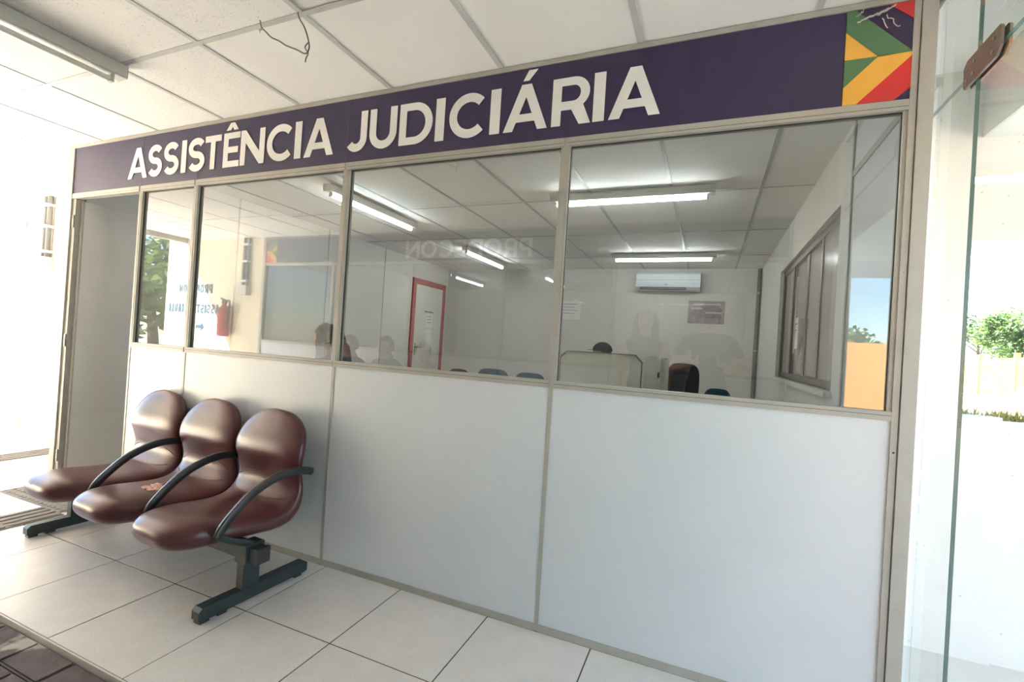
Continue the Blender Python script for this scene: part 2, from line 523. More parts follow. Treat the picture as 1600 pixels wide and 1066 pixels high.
# cut tiles along the right edge of the grid
for j in range(len(GY) - 1):
    obj('ceiling_tile', box(3.9985 + 0.003, 4.36, GY[j] + 0.003, GY[j + 1] - 0.003, H + 0.002, H + 0.016), 'ceil_tile', ce)
for y in GY:
    obj('main_runner', box(ROOF_X, 4.36, y - 0.012, y + 0.012, H - 0.002, H + 0.002), 'tbar', ce)
for x in GX[1:-1]:
    if x < ROOF_X: continue
    for j in range(len(GY) - 1):
        obj('cross_runner', box(x - 0.012, x + 0.012, GY[j] + 0.012, GY[j + 1] - 0.012, H - 0.0018, H + 0.002), 'tbar', ce)
struct('roof', box(ROOF_X - 0.02, 4.75, -8.4, 5.8, 2.72, 2.86), 'roof')
struct('trim_2', box(ROOF_X - 0.03, ROOF_X, -8.4, 5.8, 2.45, 2.86), 'wall_ext')

# ------------------------------------------------------------------ lettering
def stroke(path, s):
    L, Rr = [], []
    P = [Vector((p[0], p[1])) for p in path]
    for i, p in enumerate(P):
        t = (P[min(i + 1, len(P) - 1)] - P[max(i - 1, 0)]).normalized()
        n = Vector((-t.y, t.x)) * s / 2
        L.append(tuple(p + n)); Rr.append(tuple(p - n))
    return L + Rr[::-1]
def arc(cx, cy, rx, ry, a0, a1, n=18):
    return [(cx + rx * math.cos(R(a0 + (a1 - a0) * i / n)), cy + ry * math.sin(R(a0 + (a1 - a0) * i / n))) for i in range(n + 1)]
def glyph(ch, w, s=0.2):
    """contours in a box w wide and 1 tall"""
    if ch == 'I': return [[(0, 0), (0, 1), (w, 1), (w, 0)]]
    if ch == 'T': return [[(0, 1), (w, 1), (w, 1 - s * .92), (w / 2 + s / 2, 1 - s * .92), (w / 2 + s / 2, 0), (w / 2 - s / 2, 0), (w / 2 - s / 2, 1 - s * .92), (0, 1 - s * .92)]]
    if ch in 'EÊ':
        b = s * 0.88
        c = [[(0, 0), (0, 1), (w, 1), (w, 1 - b), (s, 1 - b), (s, .5 + b / 2), (w * .9, .5 + b / 2), (w * .9, .5 - b / 2), (s, .5 - b / 2), (s, b), (w, b), (w, 0)]]
        if ch == 'Ê': c.append([(w * .5 - .25, 1.075), (w * .5 - .085, 1.29), (w * .5 + .085, 1.29), (w * .5 + .25, 1.075), (w * .5 + .07, 1.075), (w * .5, 1.165), (w * .5 - .07, 1.075)])
        return c
    if ch == 'N': return [[(0, 0), (0, 1), (s * .92, 1), (w - s, .36), (w - s, 1), (w, 1), (w, 0), (w - s * .92, 0), (s, .64), (s, 0)]]
    if ch in 'AÁ':
        a = (w - s * 1.12) / 2; h = s * 1.1
        y0, y1 = .19, .36
        yt = (w / 2 - h) / a
        c = [[(0, 0), (a, 1), (w - a, 1), (w, 0), (w - h, 0), (w - h - a * y0, y0), (h + a * y0, y0), (h, 0)], [(h + a * y1, y1), (w / 2, yt), (w - h - a * y1, y1)]]
        if ch == 'Á': c.append([(w * .5 - .09, 1.075), (w * .5 + .03, 1.30), (w * .5 + .24, 1.30), (w * .5 + .05, 1.075)])
        return c
    if ch == 'S':
        r = (1.02 - s) / 4; rx = (w - s) / 2
        p = arc(w / 2, 1.01 - s / 2 - r, rx, r, 28, 262, 20) + arc(w / 2, -.01 + s / 2 + r, rx, r, 82, -152, 20)
        return [stroke(p, s)]
    if ch == 'C': return [stroke(arc(w / 2 + .03, .5, (w - s) / 2 + .03, (1.02 - s) / 2, 44, 316, 34), s)]
    if ch == 'O': return [arc(w / 2, .5, w / 2, .51, 0, 350, 35), arc(w / 2, .5, w / 2 - s, .51 - s, 0, 350, 35)]
    if ch == 'U': return [stroke([(s / 2, 1), (s / 2, .6)] + arc(w / 2, s / 2 + (w - s) / 2 - .01, (w - s) / 2, (w - s) / 2, 180, 360, 20) + [(w - s / 2, .6), (w - s / 2, 1)], s)]
    if ch == 'J': return [stroke([(w - s / 2, 1), (w - s / 2, .5)] + arc(w - s / 2 - .235, .335, .235, .245, 0, -145, 18), s)]
    if ch == 'D': return [[(0, 0), (0, 1)] + arc(w - .5, .5, .5, .5, 90, -90, 28), [(s, s * .9), (s, 1 - s * .9)] + arc(w - .5, .5, .5 - s, .5 - s * .9, 90, -90, 28)]
    if ch == 'P': return [[(0, 0), (0, 1)] + arc(w - .34, .66, .34, .34, 90, -90, 20) + [(s, .32), (s, 0)], [(s, .49), (s, .83)] + arc(w - .34, .66, .15, .17, 90, -90, 16)]
    if ch == 'R':
        return [[(0, 0), (0, 1)] + arc(w - .38, .67, .34, .33, 90, -52, 18) + [(w, 0), (w - s * 1.2, 0), (w * .5, .32), (s, .32), (s, 0)], [(s, .5), (s, .83)] + arc(w - .38, .665, .15, .165, 90, -90, 16)]
    return []
def glyph_mesh(contours, depth):
    cu = bpy.data.curves.new('g', 'CURVE')
    cu.dimensions = '2D'; cu.fill_mode = 'BOTH'; cu.extrude = depth / 2
    for c in contours:
        sp = cu.splines.new('POLY'); sp.points.add(len(c) - 1)
        for k, p in enumerate(c): sp.points[k].co = (p[0], p[1], 0, 1)
        sp.use_cyclic_u = True
    o = bpy.data.objects.new('g', cu)
    me = bpy.data.meshes.new_from_object(o)
    bpy.data.objects.remove(o); bpy.data.curves.remove(cu)
    return me
def letter(ch, x0, x1, zb, cap, y, parent, material, facing=-1, s=0.2, depth=0.0015):
    """facing -1: reads from -y; +1: reads from +y (x runs the other way)"""
    w = abs(x1 - x0) / cap
    me = glyph_mesh(glyph(ch, w, s), depth / cap)
    b = Vector((0, 0, 0)); p = parent
    while p is not None:
        b += BASE.get(p.name, Vector((0, 0, 0))); p = p.parent
    for v in me.vertices:
        gx, gy, gz = v.co
        if facing < 0: v.co = Vector((x0 + gx * cap, y - gz * cap, zb + gy * cap)) - b
        else: v.co = Vector((x0 - gx * cap, y + gz * cap, zb + gy * cap)) - b
    me.name = 'letter'
    return link_mesh('letter', me, M[material], parent)

# ------------------------------------------------------------------ the glazed partition
def partition(name, label, yf, sgn, xs, posts, door_bay, glass='glass'):
    """yf: face plane; sgn=+1 the office lies towards +y, -1 towards -y; xs: mullion centres; posts: end x's; door_bay: index of the open bay or None"""
    T = thing(name, label, 'partition', ((posts[0] + posts[1]) / 2, yf, 0))
    def B(x0, x1, d0, d1, z0, z1):
        a, b = sorted((yf + sgn * d0, yf + sgn * d1))
        return box(x0, x1, a, b, z0, z1)
    edges = [posts[0]] + list(xs) + [posts[1]]
    for i in range(len(edges) - 1):
        a, b = edges[i], edges[i + 1]
        ha = 0.009 if i > 0 else 0.0
        hb = 0.009 if i < len(edges) - 2 else 0.004
        door = (i == door_bay)
        if not door:
            obj('lower_panel', B(a + ha, b - hb, 0.002, 0.034, 0.030, ZS), 'panel', T, bevel=0.0015, seg=1)
            obj('bottom_rail', B(a + ha, b - hb, -0.004, 0.038, 0.0, 0.030), 'frame', T, bevel=0.002, seg=1)
            r = obj('sill_rail', B(a + ha, b - hb, -0.005, 0.040, ZS, ZS + 0.031), 'frame', T, bevel=0.003, seg=1)
            obj('rail_groove', B(a + ha + .002, b - hb - .002, -0.0056, -0.004, ZS + 0.017, ZS + 0.0185), 'frame_dark', r)
            obj('glass_pane', B(a + ha + 0.006, b - hb - 0.006, 0.020, 0.026, ZS + 0.026, ZH - 0.030), glass, T)
            # glazing beads on the two uprights
            for (u0, u1) in ((a + ha, a + ha + 0.0115), (b - hb - 0.0115, b - hb)):
                obj('glazing_bead', B(u0, u1, 0.001, 0.019, ZS + 0.031, ZH - 0.036), 'frame', T, bevel=0.002, seg=1)
                obj('glazing_bead', B(u0, u1, 0.027, 0.040, ZS + 0.031, ZH - 0.036), 'frame', T)
            obj('gasket', B(a + ha + 0.0115, a + ha + 0.0140, 0.016, 0.0195, ZS + 0.031, ZH - 0.036), 'frame_dark', T)
            obj('gasket', B(b - hb - 0.0140, b - hb - 0.0115, 0.016, 0.0195, ZS + 0.031, ZH - 0.036), 'frame_dark', T)
            obj('gasket', B(a + ha + 0.0140, b - hb - 0.0140, 0.012, 0.0195, ZH - 0.0385, ZH - 0.036), 'frame_dark', T)
        r = obj('header_rail', B(a + ha, b - hb, -0.005, 0.040, ZH - 0.036, ZH), 'frame', T, bevel=0.003, seg=1)
        obj('rail_groove', B(a + ha + .002, b - hb - .002, -0.0056, -0.004, ZH - 0.024, ZH - 0.0225), 'frame_dark', r)
        obj('upper_panel', B(a + ha, b - hb, 0.001, 0.034, ZH, ZT), 'panel', T)
    for i, x in enumerate(xs):
        obj('mullion', B(x - 0.009, x + 0.009, -0.001, 0.040, 0.0, ZT), 'frame', T, bevel=0.002, seg=1)
    obj('top_rail', B(posts[0] - 0.03, posts[1] + 0.05, -0.006, 0.042, ZT, H - 0.0025), 'frame', T, bevel=0.002, seg=1)
    return T
PT = partition('glazed_partition', 'grey-framed partition with white lower panels and large glass panes behind the bench', 0.0, 1, MX, (XL, XR), 0)
# end posts of this partition
obj('end_post', box(-0.767, -0.7055, -0.008, 0.060, 0.0, ZT), 'frame', PT, bevel=0.003)
obj('door_jamb', box(-0.7050, -0.668, 0.004, 0.050, 0.0, ZH - 0.036), 'frame', PT, bevel=0.002, seg=1)
obj('end_trim', box(XR - 0.004, 4.2955, -0.006, 0.040, 0.0, ZT), 'frame', PT, bevel=0.002, seg=1)
obj('end_post', box(4.2985, 4.340, -0.012, 0.060, 0.0, ZT), 'frame', PT, bevel=0.003)
obj('end_gap', box(4.2950, 4.2990, 0.004, 0.050, 0.0, ZT), 'frame_dark', PT)
bm = bmesh.new()
bmesh.ops.create_cone(bm, cap_ends=True, segments=12, radius1=0.0035, radius2=0.0025, depth=0.003, matrix=Matrix.Translation((4.287, -0.0072, 0.945)) @ Matrix.Rotation(R(90), 4, 'X'))
obj('screw', bm, 'frame_dark', PT)
obj('screw', ball((4.2875, -0.007, 1.55), 0.003, u=8, v=6), 'steel', PT)

# ------------------------------------------------------------------ the banner above
def banner(name, label, x0, x1, y, facing, bumps):
    T = thing(name, label, 'sign', ((x0 + x1) / 2, y, (ZH + ZT) / 2))
    bm = bmesh.new()
    xs = sorted(set([x0, x1] + [x0 + (x1 - x0) * k / 60 for k in range(61)] + [b + d for b in bumps for d in (-.02, -.012, -.006, 0, .006, .012, .02) if x0 < b + d < x1]))
    rows = []
    for z in (ZH + 0.0015, (ZH + ZT) / 2, ZT - 0.001):
        row = []
        for x in xs:
            d = 0.0015 + sum(0.0012 * math.exp(-((x - b) / 0.007) ** 2) for b in bumps) + 0.0007 * math.sin(x * 9 + z * 5)
            row.append(bm.verts.new((x, y + facing * d, z)))
        rows.append(row)
    for a, b in zip(rows, rows[1:]):
        for k in range(len(xs) - 1):
            bm.faces.new((a[k], a[k + 1], b[k + 1], b[k]))
    g = bmesh.ops.extrude_face_region(bm, geom=bm.faces[:])
    bmesh.ops.translate(bm, verts=[v for v in g['geom'] if isinstance(v, bmesh.types.BMVert)], vec=(0, -facing * 0.0015, 0))
    obj('vinyl_sheet', bm, 'purple', T, smooth='auto')
    return T
SG = banner('office_banner', 'purple banner reading ASSISTÊNCIA JUDICIÁRIA in white capitals above the partition', XL + 0.003, 4.2795, 0.0, -1, MX)
LET = [('A', -.042, .169), ('S', .174, .321), ('S', .337, .489), ('I', .514, .561), ('S', .581, .737), ('T', .737, .882), ('Ê', .905, 1.045), ('N', 1.054, 1.253), ('C', 1.272, 1.483), ('I', 1.490, 1.539), ('A', 1.562, 1.773),
       ('J', 1.838, 1.995), ('U', 2.012, 2.182), ('D', 2.199, 2.394), ('I', 2.411, 2.461), ('C', 2.488, 2.690), ('I', 2.706, 2.757), ('Á', 2.776, 2.988), ('R', 3.007, 3.182), ('I', 3.191, 3.240), ('A', 3.258, 3.467)]
for ch, a, b in LET:
    letter(ch, a, b, 2.190, 0.209, -0.0042, SG, 'white_vinyl', depth=0.0012)
def emblem(parent, x0, x1, y, facing):
    w, h = abs(x1 - x0), ZT - ZH - 0.003
    polys = [('green_vinyl', [(0, 1), (.13, 1), (1, .48), (.507, .47), (0, .774)]), ('yellow_vinyl', [(0, .774), (.507, .478), (0, .48)]), ('green_vinyl', [(0, .48), (.507, .478), (0, .185)]),
             ('yellow_vinyl', [(0, .185), (.507, .478), (1, .48), (1, .45), (.21, 0), (0, 0)]), ('red_vinyl', [(.21, 0), (1, .45), (1, .12), (.76, 0)]), ('red_vinyl', [(.63, 1), (1, 1), (1, .81)])]
    for m, p in polys:
        pts = [((x0 + q[0] * w) if facing < 0 else (x0 - q[0] * w), ZH + 0.0015 + q[1] * h) for q in p]
        obj('emblem_shape', prism(pts, 'y', y + facing * 0.0026, y + facing * 0.0042), m, parent)
emblem(SG, 4.0855, 4.2795, 0.0, -1)
# remains of tape stuck over the emblem
TP = thing('torn_tape_scrap', 'crumpled clear tape scraps stuck over the coloured emblem of the banner', 'tape', (4.18, -0.006, 2.44))
random.seed(3)
for (xa, za, xb, zb, w) in ((4.117, 2.425, 4.16, 2.435, .008), (4.14, 2.43, 4.205, 2.452, .012), (4.17, 2.437, 4.222, 2.466, .009), (4.20, 2.43, 4.237, 2.385, .004), (4.185, 2.425, 4.203, 2.39, .003), (4.125, 2.452, 4.135, 2.466, .006), (4.112, 2.445, 4.128, 2.458, .004)):
    n = 7
    path = [(xa + (xb - xa) * k / n + random.uniform(-.003, .003), -0.006 - 0.006 * random.random(), za + (zb - za) * k / n + random.uniform(-.004, .004)) for k in range(n + 1)]
    obj('scrap', tube(path, w * 0.35, n=6, flat=(w * 0.5, 0.0012)), 'foam_light' if w < .005 else 'pvc', TP)

# ------------------------------------------------------------------ open office door
D1 = empty('door_1', (-0.668, 0.02, 0.0)); tag(D1, 'off-white flush office door standing open into the office', 'door', kind='structure')
hx, hy, ang = -0.655, 0.035, R(84)
def leaf_box(u0, u1, v0, v1, z0, z1):
    bm = box(u0, u1, v0, v1, z0, z1)
    bmesh.ops.transform(bm, matrix=Matrix.Translation((hx, hy, 0)) @ Matrix.Rotation(ang, 4, 'Z'), verts=bm.verts)
    return bm
obj('leaf', leaf_box(0.006, 0.80, -0.018, 0.018, 0.012, 2.085), 'door', D1, bevel=0.002, seg=1)
obj('leaf_edge_trim', leaf_box(0.0, 0.012, -0.019, 0.019, 0.012, 2.085), 'frame', D1)
hd = obj('door_handle', leaf_box(0.735, 0.765, -0.03, -0.018, 0.98, 1.12), 'steel', D1, bevel=0.003)
bm = leaf_box(0.64, 0.755, -0.062, -0.048, 1.045, 1.063); leaf_b = leaf_box(0.742, 0.758, -0.05, -0.03, 1.046, 1.062)
obj('lever', bm, 'steel', hd, bevel=0.004)
obj('lever_neck', leaf_b, 'steel', hd)
for zc in (1.93, 1.05, 0.20):
    h = obj('hinge', box(-0.700, -0.674, -0.0005, 0.0035, zc - 0.045, zc + 0.045), 'steel', D1, bevel=0.002, seg=1)
    for k in range(3):
        obj('hinge_knuckle', tube([(-0.670, -0.003, zc - 0.045 + 0.031 * k), (-0.670, -0.003, zc - 0.016 + 0.031 * k)], 0.0058, n=10), 'steel', h)
    for k in (-1, 1):
        obj('screw', ball((-0.688, -0.0012, zc + k * 0.026), (0.0035, 0.0018, 0.0035), u=8, v=6), 'frame_dark', h)

# ------------------------------------------------------------------ waiting bench
F_ = [(-.698, .328), (-.692, .355), (-.667, .377), (-.608, .391), (-.510, .386), (-.410, .372), (-.320, .362), (-.250, .364), (-.202, .378), (-.172, .404), (-.154, .440), (-.152, .485), (-.164, .532), (-.178, .582), (-.174, .640), (-.154, .700), (-.136, .752), (-.118, .788), (-.100, .806)]
B_ = [(-.698, .328), (-.689, .296), (-.660, .271), (-.600, .260), (-.505, .258), (-.410, .256), (-.320, .248), (-.240, .242), (-.165, .256), (-.110, .306), (-.086, .370), (-.086, .440), (-.100, .510), (-.098, .590), (-.082, .655), (-.068, .712), (-.060, .760), (-.070, .792), (-.100, .806)]
W_ = [.050, .108, .152, .192, .222, .236, .243, .248, .251, .249, .242, .236, .239, .249, .245, .222, .172, .104, .012]
def seat_mesh():
    n = 4
    Fp = spline([(p[0], p[1], 0) for p in F_], n); Bp = spline([(p[0], p[1], 0) for p in B_], n)
    Wp = [v.x for v in spline([(w, 0, 0) for w in W_], n)]
    bm = bmesh.new()
    NV = 20
    rings = []
    for f, b, w in zip(Fp, Bp, Wp):
        e = b.lerp(f, 0.46)
        ring = []
        for k in range(NV * 2):
            a = 2 * math.pi * k / (NV * 2)
            c, d = math.cos(a), math.sin(a)
            u = math.copysign(abs(c) ** 0.64, c)
            t = abs(d) ** (0.66 if d > 0 else 0.80)
            q = e + (f - e) * t if d >= 0 else e + (b - e) * t
            ring.append(bm.verts.new((u * w, q.x, q.y)))
        rings.append(ring)
    for a, b in zip(rings, rings[1:]):
        m = len(a)
        for k in range(m):
            bm.faces.new((a[k], a[(k + 1) % m], b[(k + 1) % m], b[k]))
    bmesh.ops.remove_doubles(bm, verts=bm.verts, dist=1e-5)
    return bm
def front_point(s, u):
    """point on the upholstered front: s along profile index, u -1..1 across"""
    i = min(int(s), len(F_) - 2); t = s - i
    f = Vector(F_[i]).lerp(Vector(F_[i + 1]), t); b = Vector(B_[i]).lerp(Vector(B_[i + 1]), t)
    w = W_[i] + (W_[i + 1] - W_[i]) * t
    e = b.lerp(f, 0.46)
    c = min(abs(u) ** (1 / 0.64), 1); d = math.sqrt(max(0, 1 - c * c)) ** 0.66
    q = e + (f - e) * d
    return Vector((u * w, q.x, q.y))

BENCH_LOC, BENCH_ROT = (1.606, 0.0, 0.0), R(-3.0)
def make_bench(name, label, loc, rz, torn):
    T = thing(name, label, 'bench', loc, rz)
    def P(n, bm, m, parent=T, **k): return obj(n, bm, m, parent, world=False, **k)
    seats = []
    for i, cx in enumerate((-1.02, -0.51, 0.0)):
        bm = seat_mesh(); bmesh.ops.translate(bm, verts=bm.verts, vec=(cx, 0, 0))
        s = P('seat', bm, 'leather', smooth=True)
        seats.append((s, cx))
        for sv, um in ((7.9, 0.80), (10.9, 0.86)):
            pts = [front_point(sv + (0.9 * (abs(u) ** 3) if sv < 9 else -0.7 * abs(u) ** 3), u * um) + Vector((cx, 0, 0)) for u in [k / 14 - 1 for k in range(29)]]
            P('seam', tube([p + Vector((0, -.0002, .0002)) for p in pts], 0.0016, n=6), 'seam', s, smooth=True)
        # bracket under each seat
        P('seat_bracket', box(cx - 0.05, cx + 0.05, -0.50, -0.26, 0.243, 0.290), 'bench_metal', bevel=0.004)
    P('beam', box(-1.33, 0.325, -0.425, -0.365, 0.190, 0.250), 'bench_metal', bevel=0.005)
    P('beam_cap', box(0.325, 0.345, -0.428, -0.362, 0.186, 0.254), 'arm', bevel=0.006)
    P('beam_cap', box(-1.35, -1.33, -0.428, -0.362, 0.186, 0.254), 'arm', bevel=0.006)
    for lx in (-1.272, 0.252):
        leg = P('leg', box(lx - 0.022, lx + 0.022, -0.436, -0.356, 0.058, 0.240), 'bench_metal', bevel=0.005)
        P('leg_clamp', box(lx - 0.036, lx + 0.036, -0.440, -0.350, 0.180, 0.262), 'bench_metal', leg, bevel=0.007)
        bm = prism([(-.622, .018), (-.622, .052), (-.608, .066), (-.10, .066), (-.085, .055), (-.085, .018), (-.095, .012), (-.612, .012)], 'x', lx - 0.024, lx + 0.024)
        ft = P('foot', bm, 'bench_metal', bevel=0.004)
        for fy in (-0.600, -0.525, -0.140):
            P('glide', box(lx - 0.02, lx + 0.02, fy - 0.014, fy + 0.026, 0.0, 0.014), 'arm', ft)
    for ax in (-0.765, -0.255, 0.262):
        pts = spline([(ax, -.555, .335), (ax, -.538, .368), (ax, -.490, .418), (ax, -.415, .478), (ax, -.330, .517), (ax, -.245, .536), (ax, -.165, .534), (ax, -.105, .522), (ax, -.085, .514)], 5)
        a = P('armrest', tube(pts, 0.02, n=16, flat=(0.0195, 0.0115), upv=(1, 0, 0)), 'arm', smooth='auto')
        P('armrest_bracket', tube([(ax, -.556, .338), (ax, -.50, .305), (ax, -.43, .272), (ax, -.39, .252)], 0.016, n=10, flat=(0.014, 0.018), upv=(1, 0, 0)), 'bench_metal', a, smooth='auto')
        P('arm_end_plug', ball((ax, -.086, .514), (0.017, 0.008, 0.012)), 'bench_metal', a, smooth=True)
    if torn:
        s, cx = seats[1]
        random.seed(11)
        bm = bmesh.new()
        def patch(c, rr, lift, m, nm, jag=.5, parent=s):
            bm = bmesh.new()
            n = 11
            top = []
            for k in range(n):
                a = 2 * math.pi * k / n
                r_ = rr * (1 - jag * random.random())
                top.append(bm.verts.new((c.x + math.cos(a) * r_ * 1.5, c.y + math.sin(a) * r_, c.z + lift * random.random() + .001)))
            ctr = bm.verts.new((c.x, c.y, c.z + lift))
            for k in range(n): bm.faces.new((top[k], top[(k + 1) % n], ctr))
            g = bmesh.ops.extrude_face_region(bm, geom=bm.faces[:])
            bmesh.ops.translate(bm, verts=[v for v in g['geom'] if isinstance(v, bmesh.types.BMVert)], vec=(0, 0, -.004))
            P(nm, bm, m, parent)
        for du, ds, rr in ((.02, 5.2, .030), (.22, 5.0, .034), (.48, 4.95, .026), (.10, 4.6, .026), (.30, 4.55, .020), (-.10, 5.5, .018), (.40, 5.3, .018)):
            c = front_point(ds, du) + Vector((cx, 0, 0))
            patch(c, rr, .006, 'foam', 'torn_flap')
        for k in range(14):
            c = front_point(4.6 + random.random() * .9, -.2 + .7 * random.random()) + Vector((cx, 0, 0))
            d = Vector((random.uniform(-.04, .04), random.uniform(-.03, .03), random.uniform(.008, .025)))
            pts = [c, c + d * .4 + Vector((.006, 0, .006)), c + d * .8, c + d + Vector((0, .005, -.006))]
            P('torn_thread', tube(pts, 0.0011, n=5), 'foam_light', s)
        s0, cx0 = seats[0]
        p0 = front_point(.9, -.25) + Vector((cx0, 0, 0)); p1 = front_point(1.8, -.2) + Vector((cx0, 0, 0))
        P('slit', tube([p0 + Vector((0, -.001, .0005)), p0.lerp(p1, .5) + Vector((.002, -.002, .0015)), p1 + Vector((0, 0, .0008))], 0.0014, n=5), 'dark', s0)
    return T
BN = make_bench('waiting_bench', 'three-seat bench of burgundy leather shells with black armrests, torn middle seat', BENCH_LOC, BENCH_ROT, True)

# ------------------------------------------------------------------ lamps
def batten(name, label, x, y, along, length, lit, group=None):
    """surface batten with one tube, hung under the ceiling"""
    T = thing(name, label, 'light', (x, y, H - 0.002), 0 if along == 'x' else R(90), group)
    L = length / 2
    def P(n, bm, m, parent=T, **k): return obj(n, bm, m, parent, world=False, **k)
    P('housing', prism([(-.040, -.001), (.040, -.001), (.040, -.056), (.034, -.062), (-.034, -.062), (-.040, -.056)], 'x', -L, L), 'fixture', bevel=0.0)
    P('end_cap', prism([(-.041, -.001), (.041, -.001), (.041, -.057), (.035, -.0635), (-.035, -.0635), (-.041, -.057)], 'x', L, L + .006), 'fixture')
    P('end_cap', prism([(-.041, -.001), (.041, -.001), (.041, -.057), (.035, -.0635), (-.035, -.0635), (-.041, -.057)], 'x', -L - .006, -L), 'fixture')
    for s in (-1, 1):
        P('tube_socket', box(s * (L - .045) - .008, s * (L - .045) + .008, -.014, .014, -.098, -.060), 'fixture', bevel=0.003, seg=1)
    P('tube', tube([(-L + .05, 0, -.084), (L - .05, 0, -.084)], 0.0135, n=14), 'tube_on' if lit else 'tube_off', smooth='auto')
    return T
batten('batten_light', 'unlit white fluorescent batten fixed to the passage ceiling above the bench', 0.905, -1.175, 'y', 1.24, False)
tube_lab = 'lit fluorescent batten on the office ceiling '
batten('batten_light', tube_lab + 'running towards the back wall, nearer the glass', 0.64, 1.75, 'y', 1.28, True, 'lit battens on the office ceiling')
batten('batten_light', tube_lab + 'running towards the back wall, near the red-framed door', 0.66, 4.18, 'y', 1.28, True, 'lit battens on the office ceiling')
batten('batten_light', tube_lab + 'parallel to the partition, nearer the glass', 3.05, 1.80, 'x', 1.26, True, 'lit battens on the office ceiling')
batten('batten_light', tube_lab + 'just in front of the air conditioner', 3.10, 4.26, 'x', 1.26, True, 'lit battens on the office ceiling')
batten('batten_light_offscreen', 'lit fluorescent batten in the office across the passage', -0.73, -6.3, 'y', 1.26, True, 'lit battens in the office across the passage')
batten('tube_light_offscreen', 'lit fluorescent batten in the office across the passage', 1.04, -6.3, 'y', 1.26, True, 'lit battens in the office across the passage')

# loose wire hanging out of the ceiling
WR = thing('hanging_wire', 'loose grey wire hanging out of the ceiling in front of the banner', 'wire', (2.12, -0.58, H))
pts = spline([(2.114, -.585, H + .02), (2.122, -.585, H - .02), (2.160, -.585, 2.42), (2.187, -.585, 2.355), (2.184, -.585, 2.325), (2.168, -.587, 2.318), (2.13, -.59, 2.338), (2.07, -.59, 2.366), (2.03, -.59, 2.392), (1.985, -.59, 2.415), (1.950, -.59, 2.445), (1.93, -.59, 2.462)], 5)
obj('cable', tube(pts, 0.0028, n=7), 'wire', WR, smooth=True)
obj('bare_end', tube(spline([(1.93, -.59, 2.462), (1.922, -.592, 2.475), (1.912, -.594, 2.510)], 4), 0.0024, n=6), 'wire', WR)
obj('copper_strand', tube([(1.932, -.59, 2.46), (1.925, -.60, 2.448), (1.931, -.60, 2.440)], 0.0013, n=5), 'copper', WR)
obj('copper_strand', tube([(1.928, -.59, 2.465), (1.917, -.598, 2.455)], 0.0013, n=5), 'copper', WR)
obj('wire_knot', tube(spline([(2.182, -.585, 2.36), (2.172, -.59, 2.34), (2.180, -.58, 2.322), (2.176, -.585, 2.30), (2.174, -.585, 2.284)], 4), 0.0022, n=6), 'wire', WR)

# ------------------------------------------------------------------ office shell
struct('wall_back', box(-0.80, 4.50, 5.40, 5.55, 0, H + 0.15), 'wall_in')
struct('wall_left', box(-0.80, -0.66, 0.062, 5.40, 0, H + 0.15), 'wall_in')
wr = bmesh.new()
WY0, WY1, WZ0, WZ1 = 1.16, 3.50, 1.075, 2.125
box(4.34, 4.50, 0.94, WY0, 0, H + 0.15, wr)
box(4.34, 4.50, WY1, 5.40, 0, H + 0.15, wr)
box(4.34, 4.50, WY0, WY1, 0, WZ0, wr)
box(4.34, 4.50, WY0, WY1, WZ1, H + 0.15, wr)
struct('wall_right', wr, 'wall_in')
# laminate return panel between the partition and the masonry
rp = struct('wall_return', box(4.342, 4.352, 0.062, 0.935, 0, 2.195), 'panel')
obj('return_rail', box(4.335, 4.358, 0.062, 0.935, 2.195, 2.228), 'frame', rp)
obj('return_upper_panel', box(4.342, 4.352, 0.062, 0.935, 2.228, H), 'panel', rp)
obj('joint_strip', box(4.333, 4.3395, 0.928, 0.952, 0, H), 'frame', rp)
# window
w1 = tag(empty('window_1', (4.40, 2.33, WZ0)), kind='structure')
def WB(y0, y1, z0, z1, x0=4.372, x1=4.412): return box(x0, x1, y0, y1, z0, z1)
obj('window_frame', WB(WY0, WY0 + .06, WZ0, WZ1), 'win_frame', w1)
obj('window_frame', WB(WY1 - .06, WY1, WZ0, WZ1), 'win_frame', w1)
obj('window_frame', WB(WY0 + .06, WY1 - .06, WZ0, WZ0 + .05), 'win_frame', w1)
obj('window_frame', WB(WY0 + .06, WY1 - .06, WZ1 - .05, WZ1), 'win_frame', w1)
ys = [WY0 + .06, WY0 + .62, WY0 + 1.17, WY0 + 1.73, WY1 - .06]
for k in range(4):
    o = 0.0 if k in (0, 3) else 0.014
    f = obj('sash', WB(ys[k], ys[k] + .045, WZ0 + .05, WZ1 - .05, 4.376 + o, 4.392 + o), 'win_frame', w1)
    obj('stile', WB(ys[k + 1] - .04, ys[k + 1] + .004, WZ0 + .05, WZ1 - .05, 4.374 + o, 4.390 + o), 'win_frame', f)
    obj('window_pane', WB(ys[k] + .045, ys[k + 1] - .04, WZ0 + .05, WZ1 - .05, 4.381 + o, 4.386 + o), 'brown_film', w1)
obj('window_sill', box(4.30, 4.372, WY0 - .03, WY1 + .03, WZ0 - .03, WZ0), 'wall_ext', w1, bevel=0.004)
obj('pull_cord', tube([(4.366, 2.62, 1.95), (4.362, 2.63, 1.6), (4.364, 2.64, 1.3)], 0.006, n=6), 'wall_in', w1)
pg = thing('window_notice', 'small white paper notice taped to the dark office window', 'paper', (4.370, 2.60, 1.42))
obj('sheet', box(4.3695, 4.3715, 2.52, 2.68, 1.34, 1.60), 'paper', pg)
obj('text_line', box(4.3690, 4.3696, 2.55, 2.65, 1.54, 1.552), 'ink', pg)
obj('text_line', box(4.3690, 4.3696, 2.55, 2.65, 1.49, 1.498), 'ink', pg)
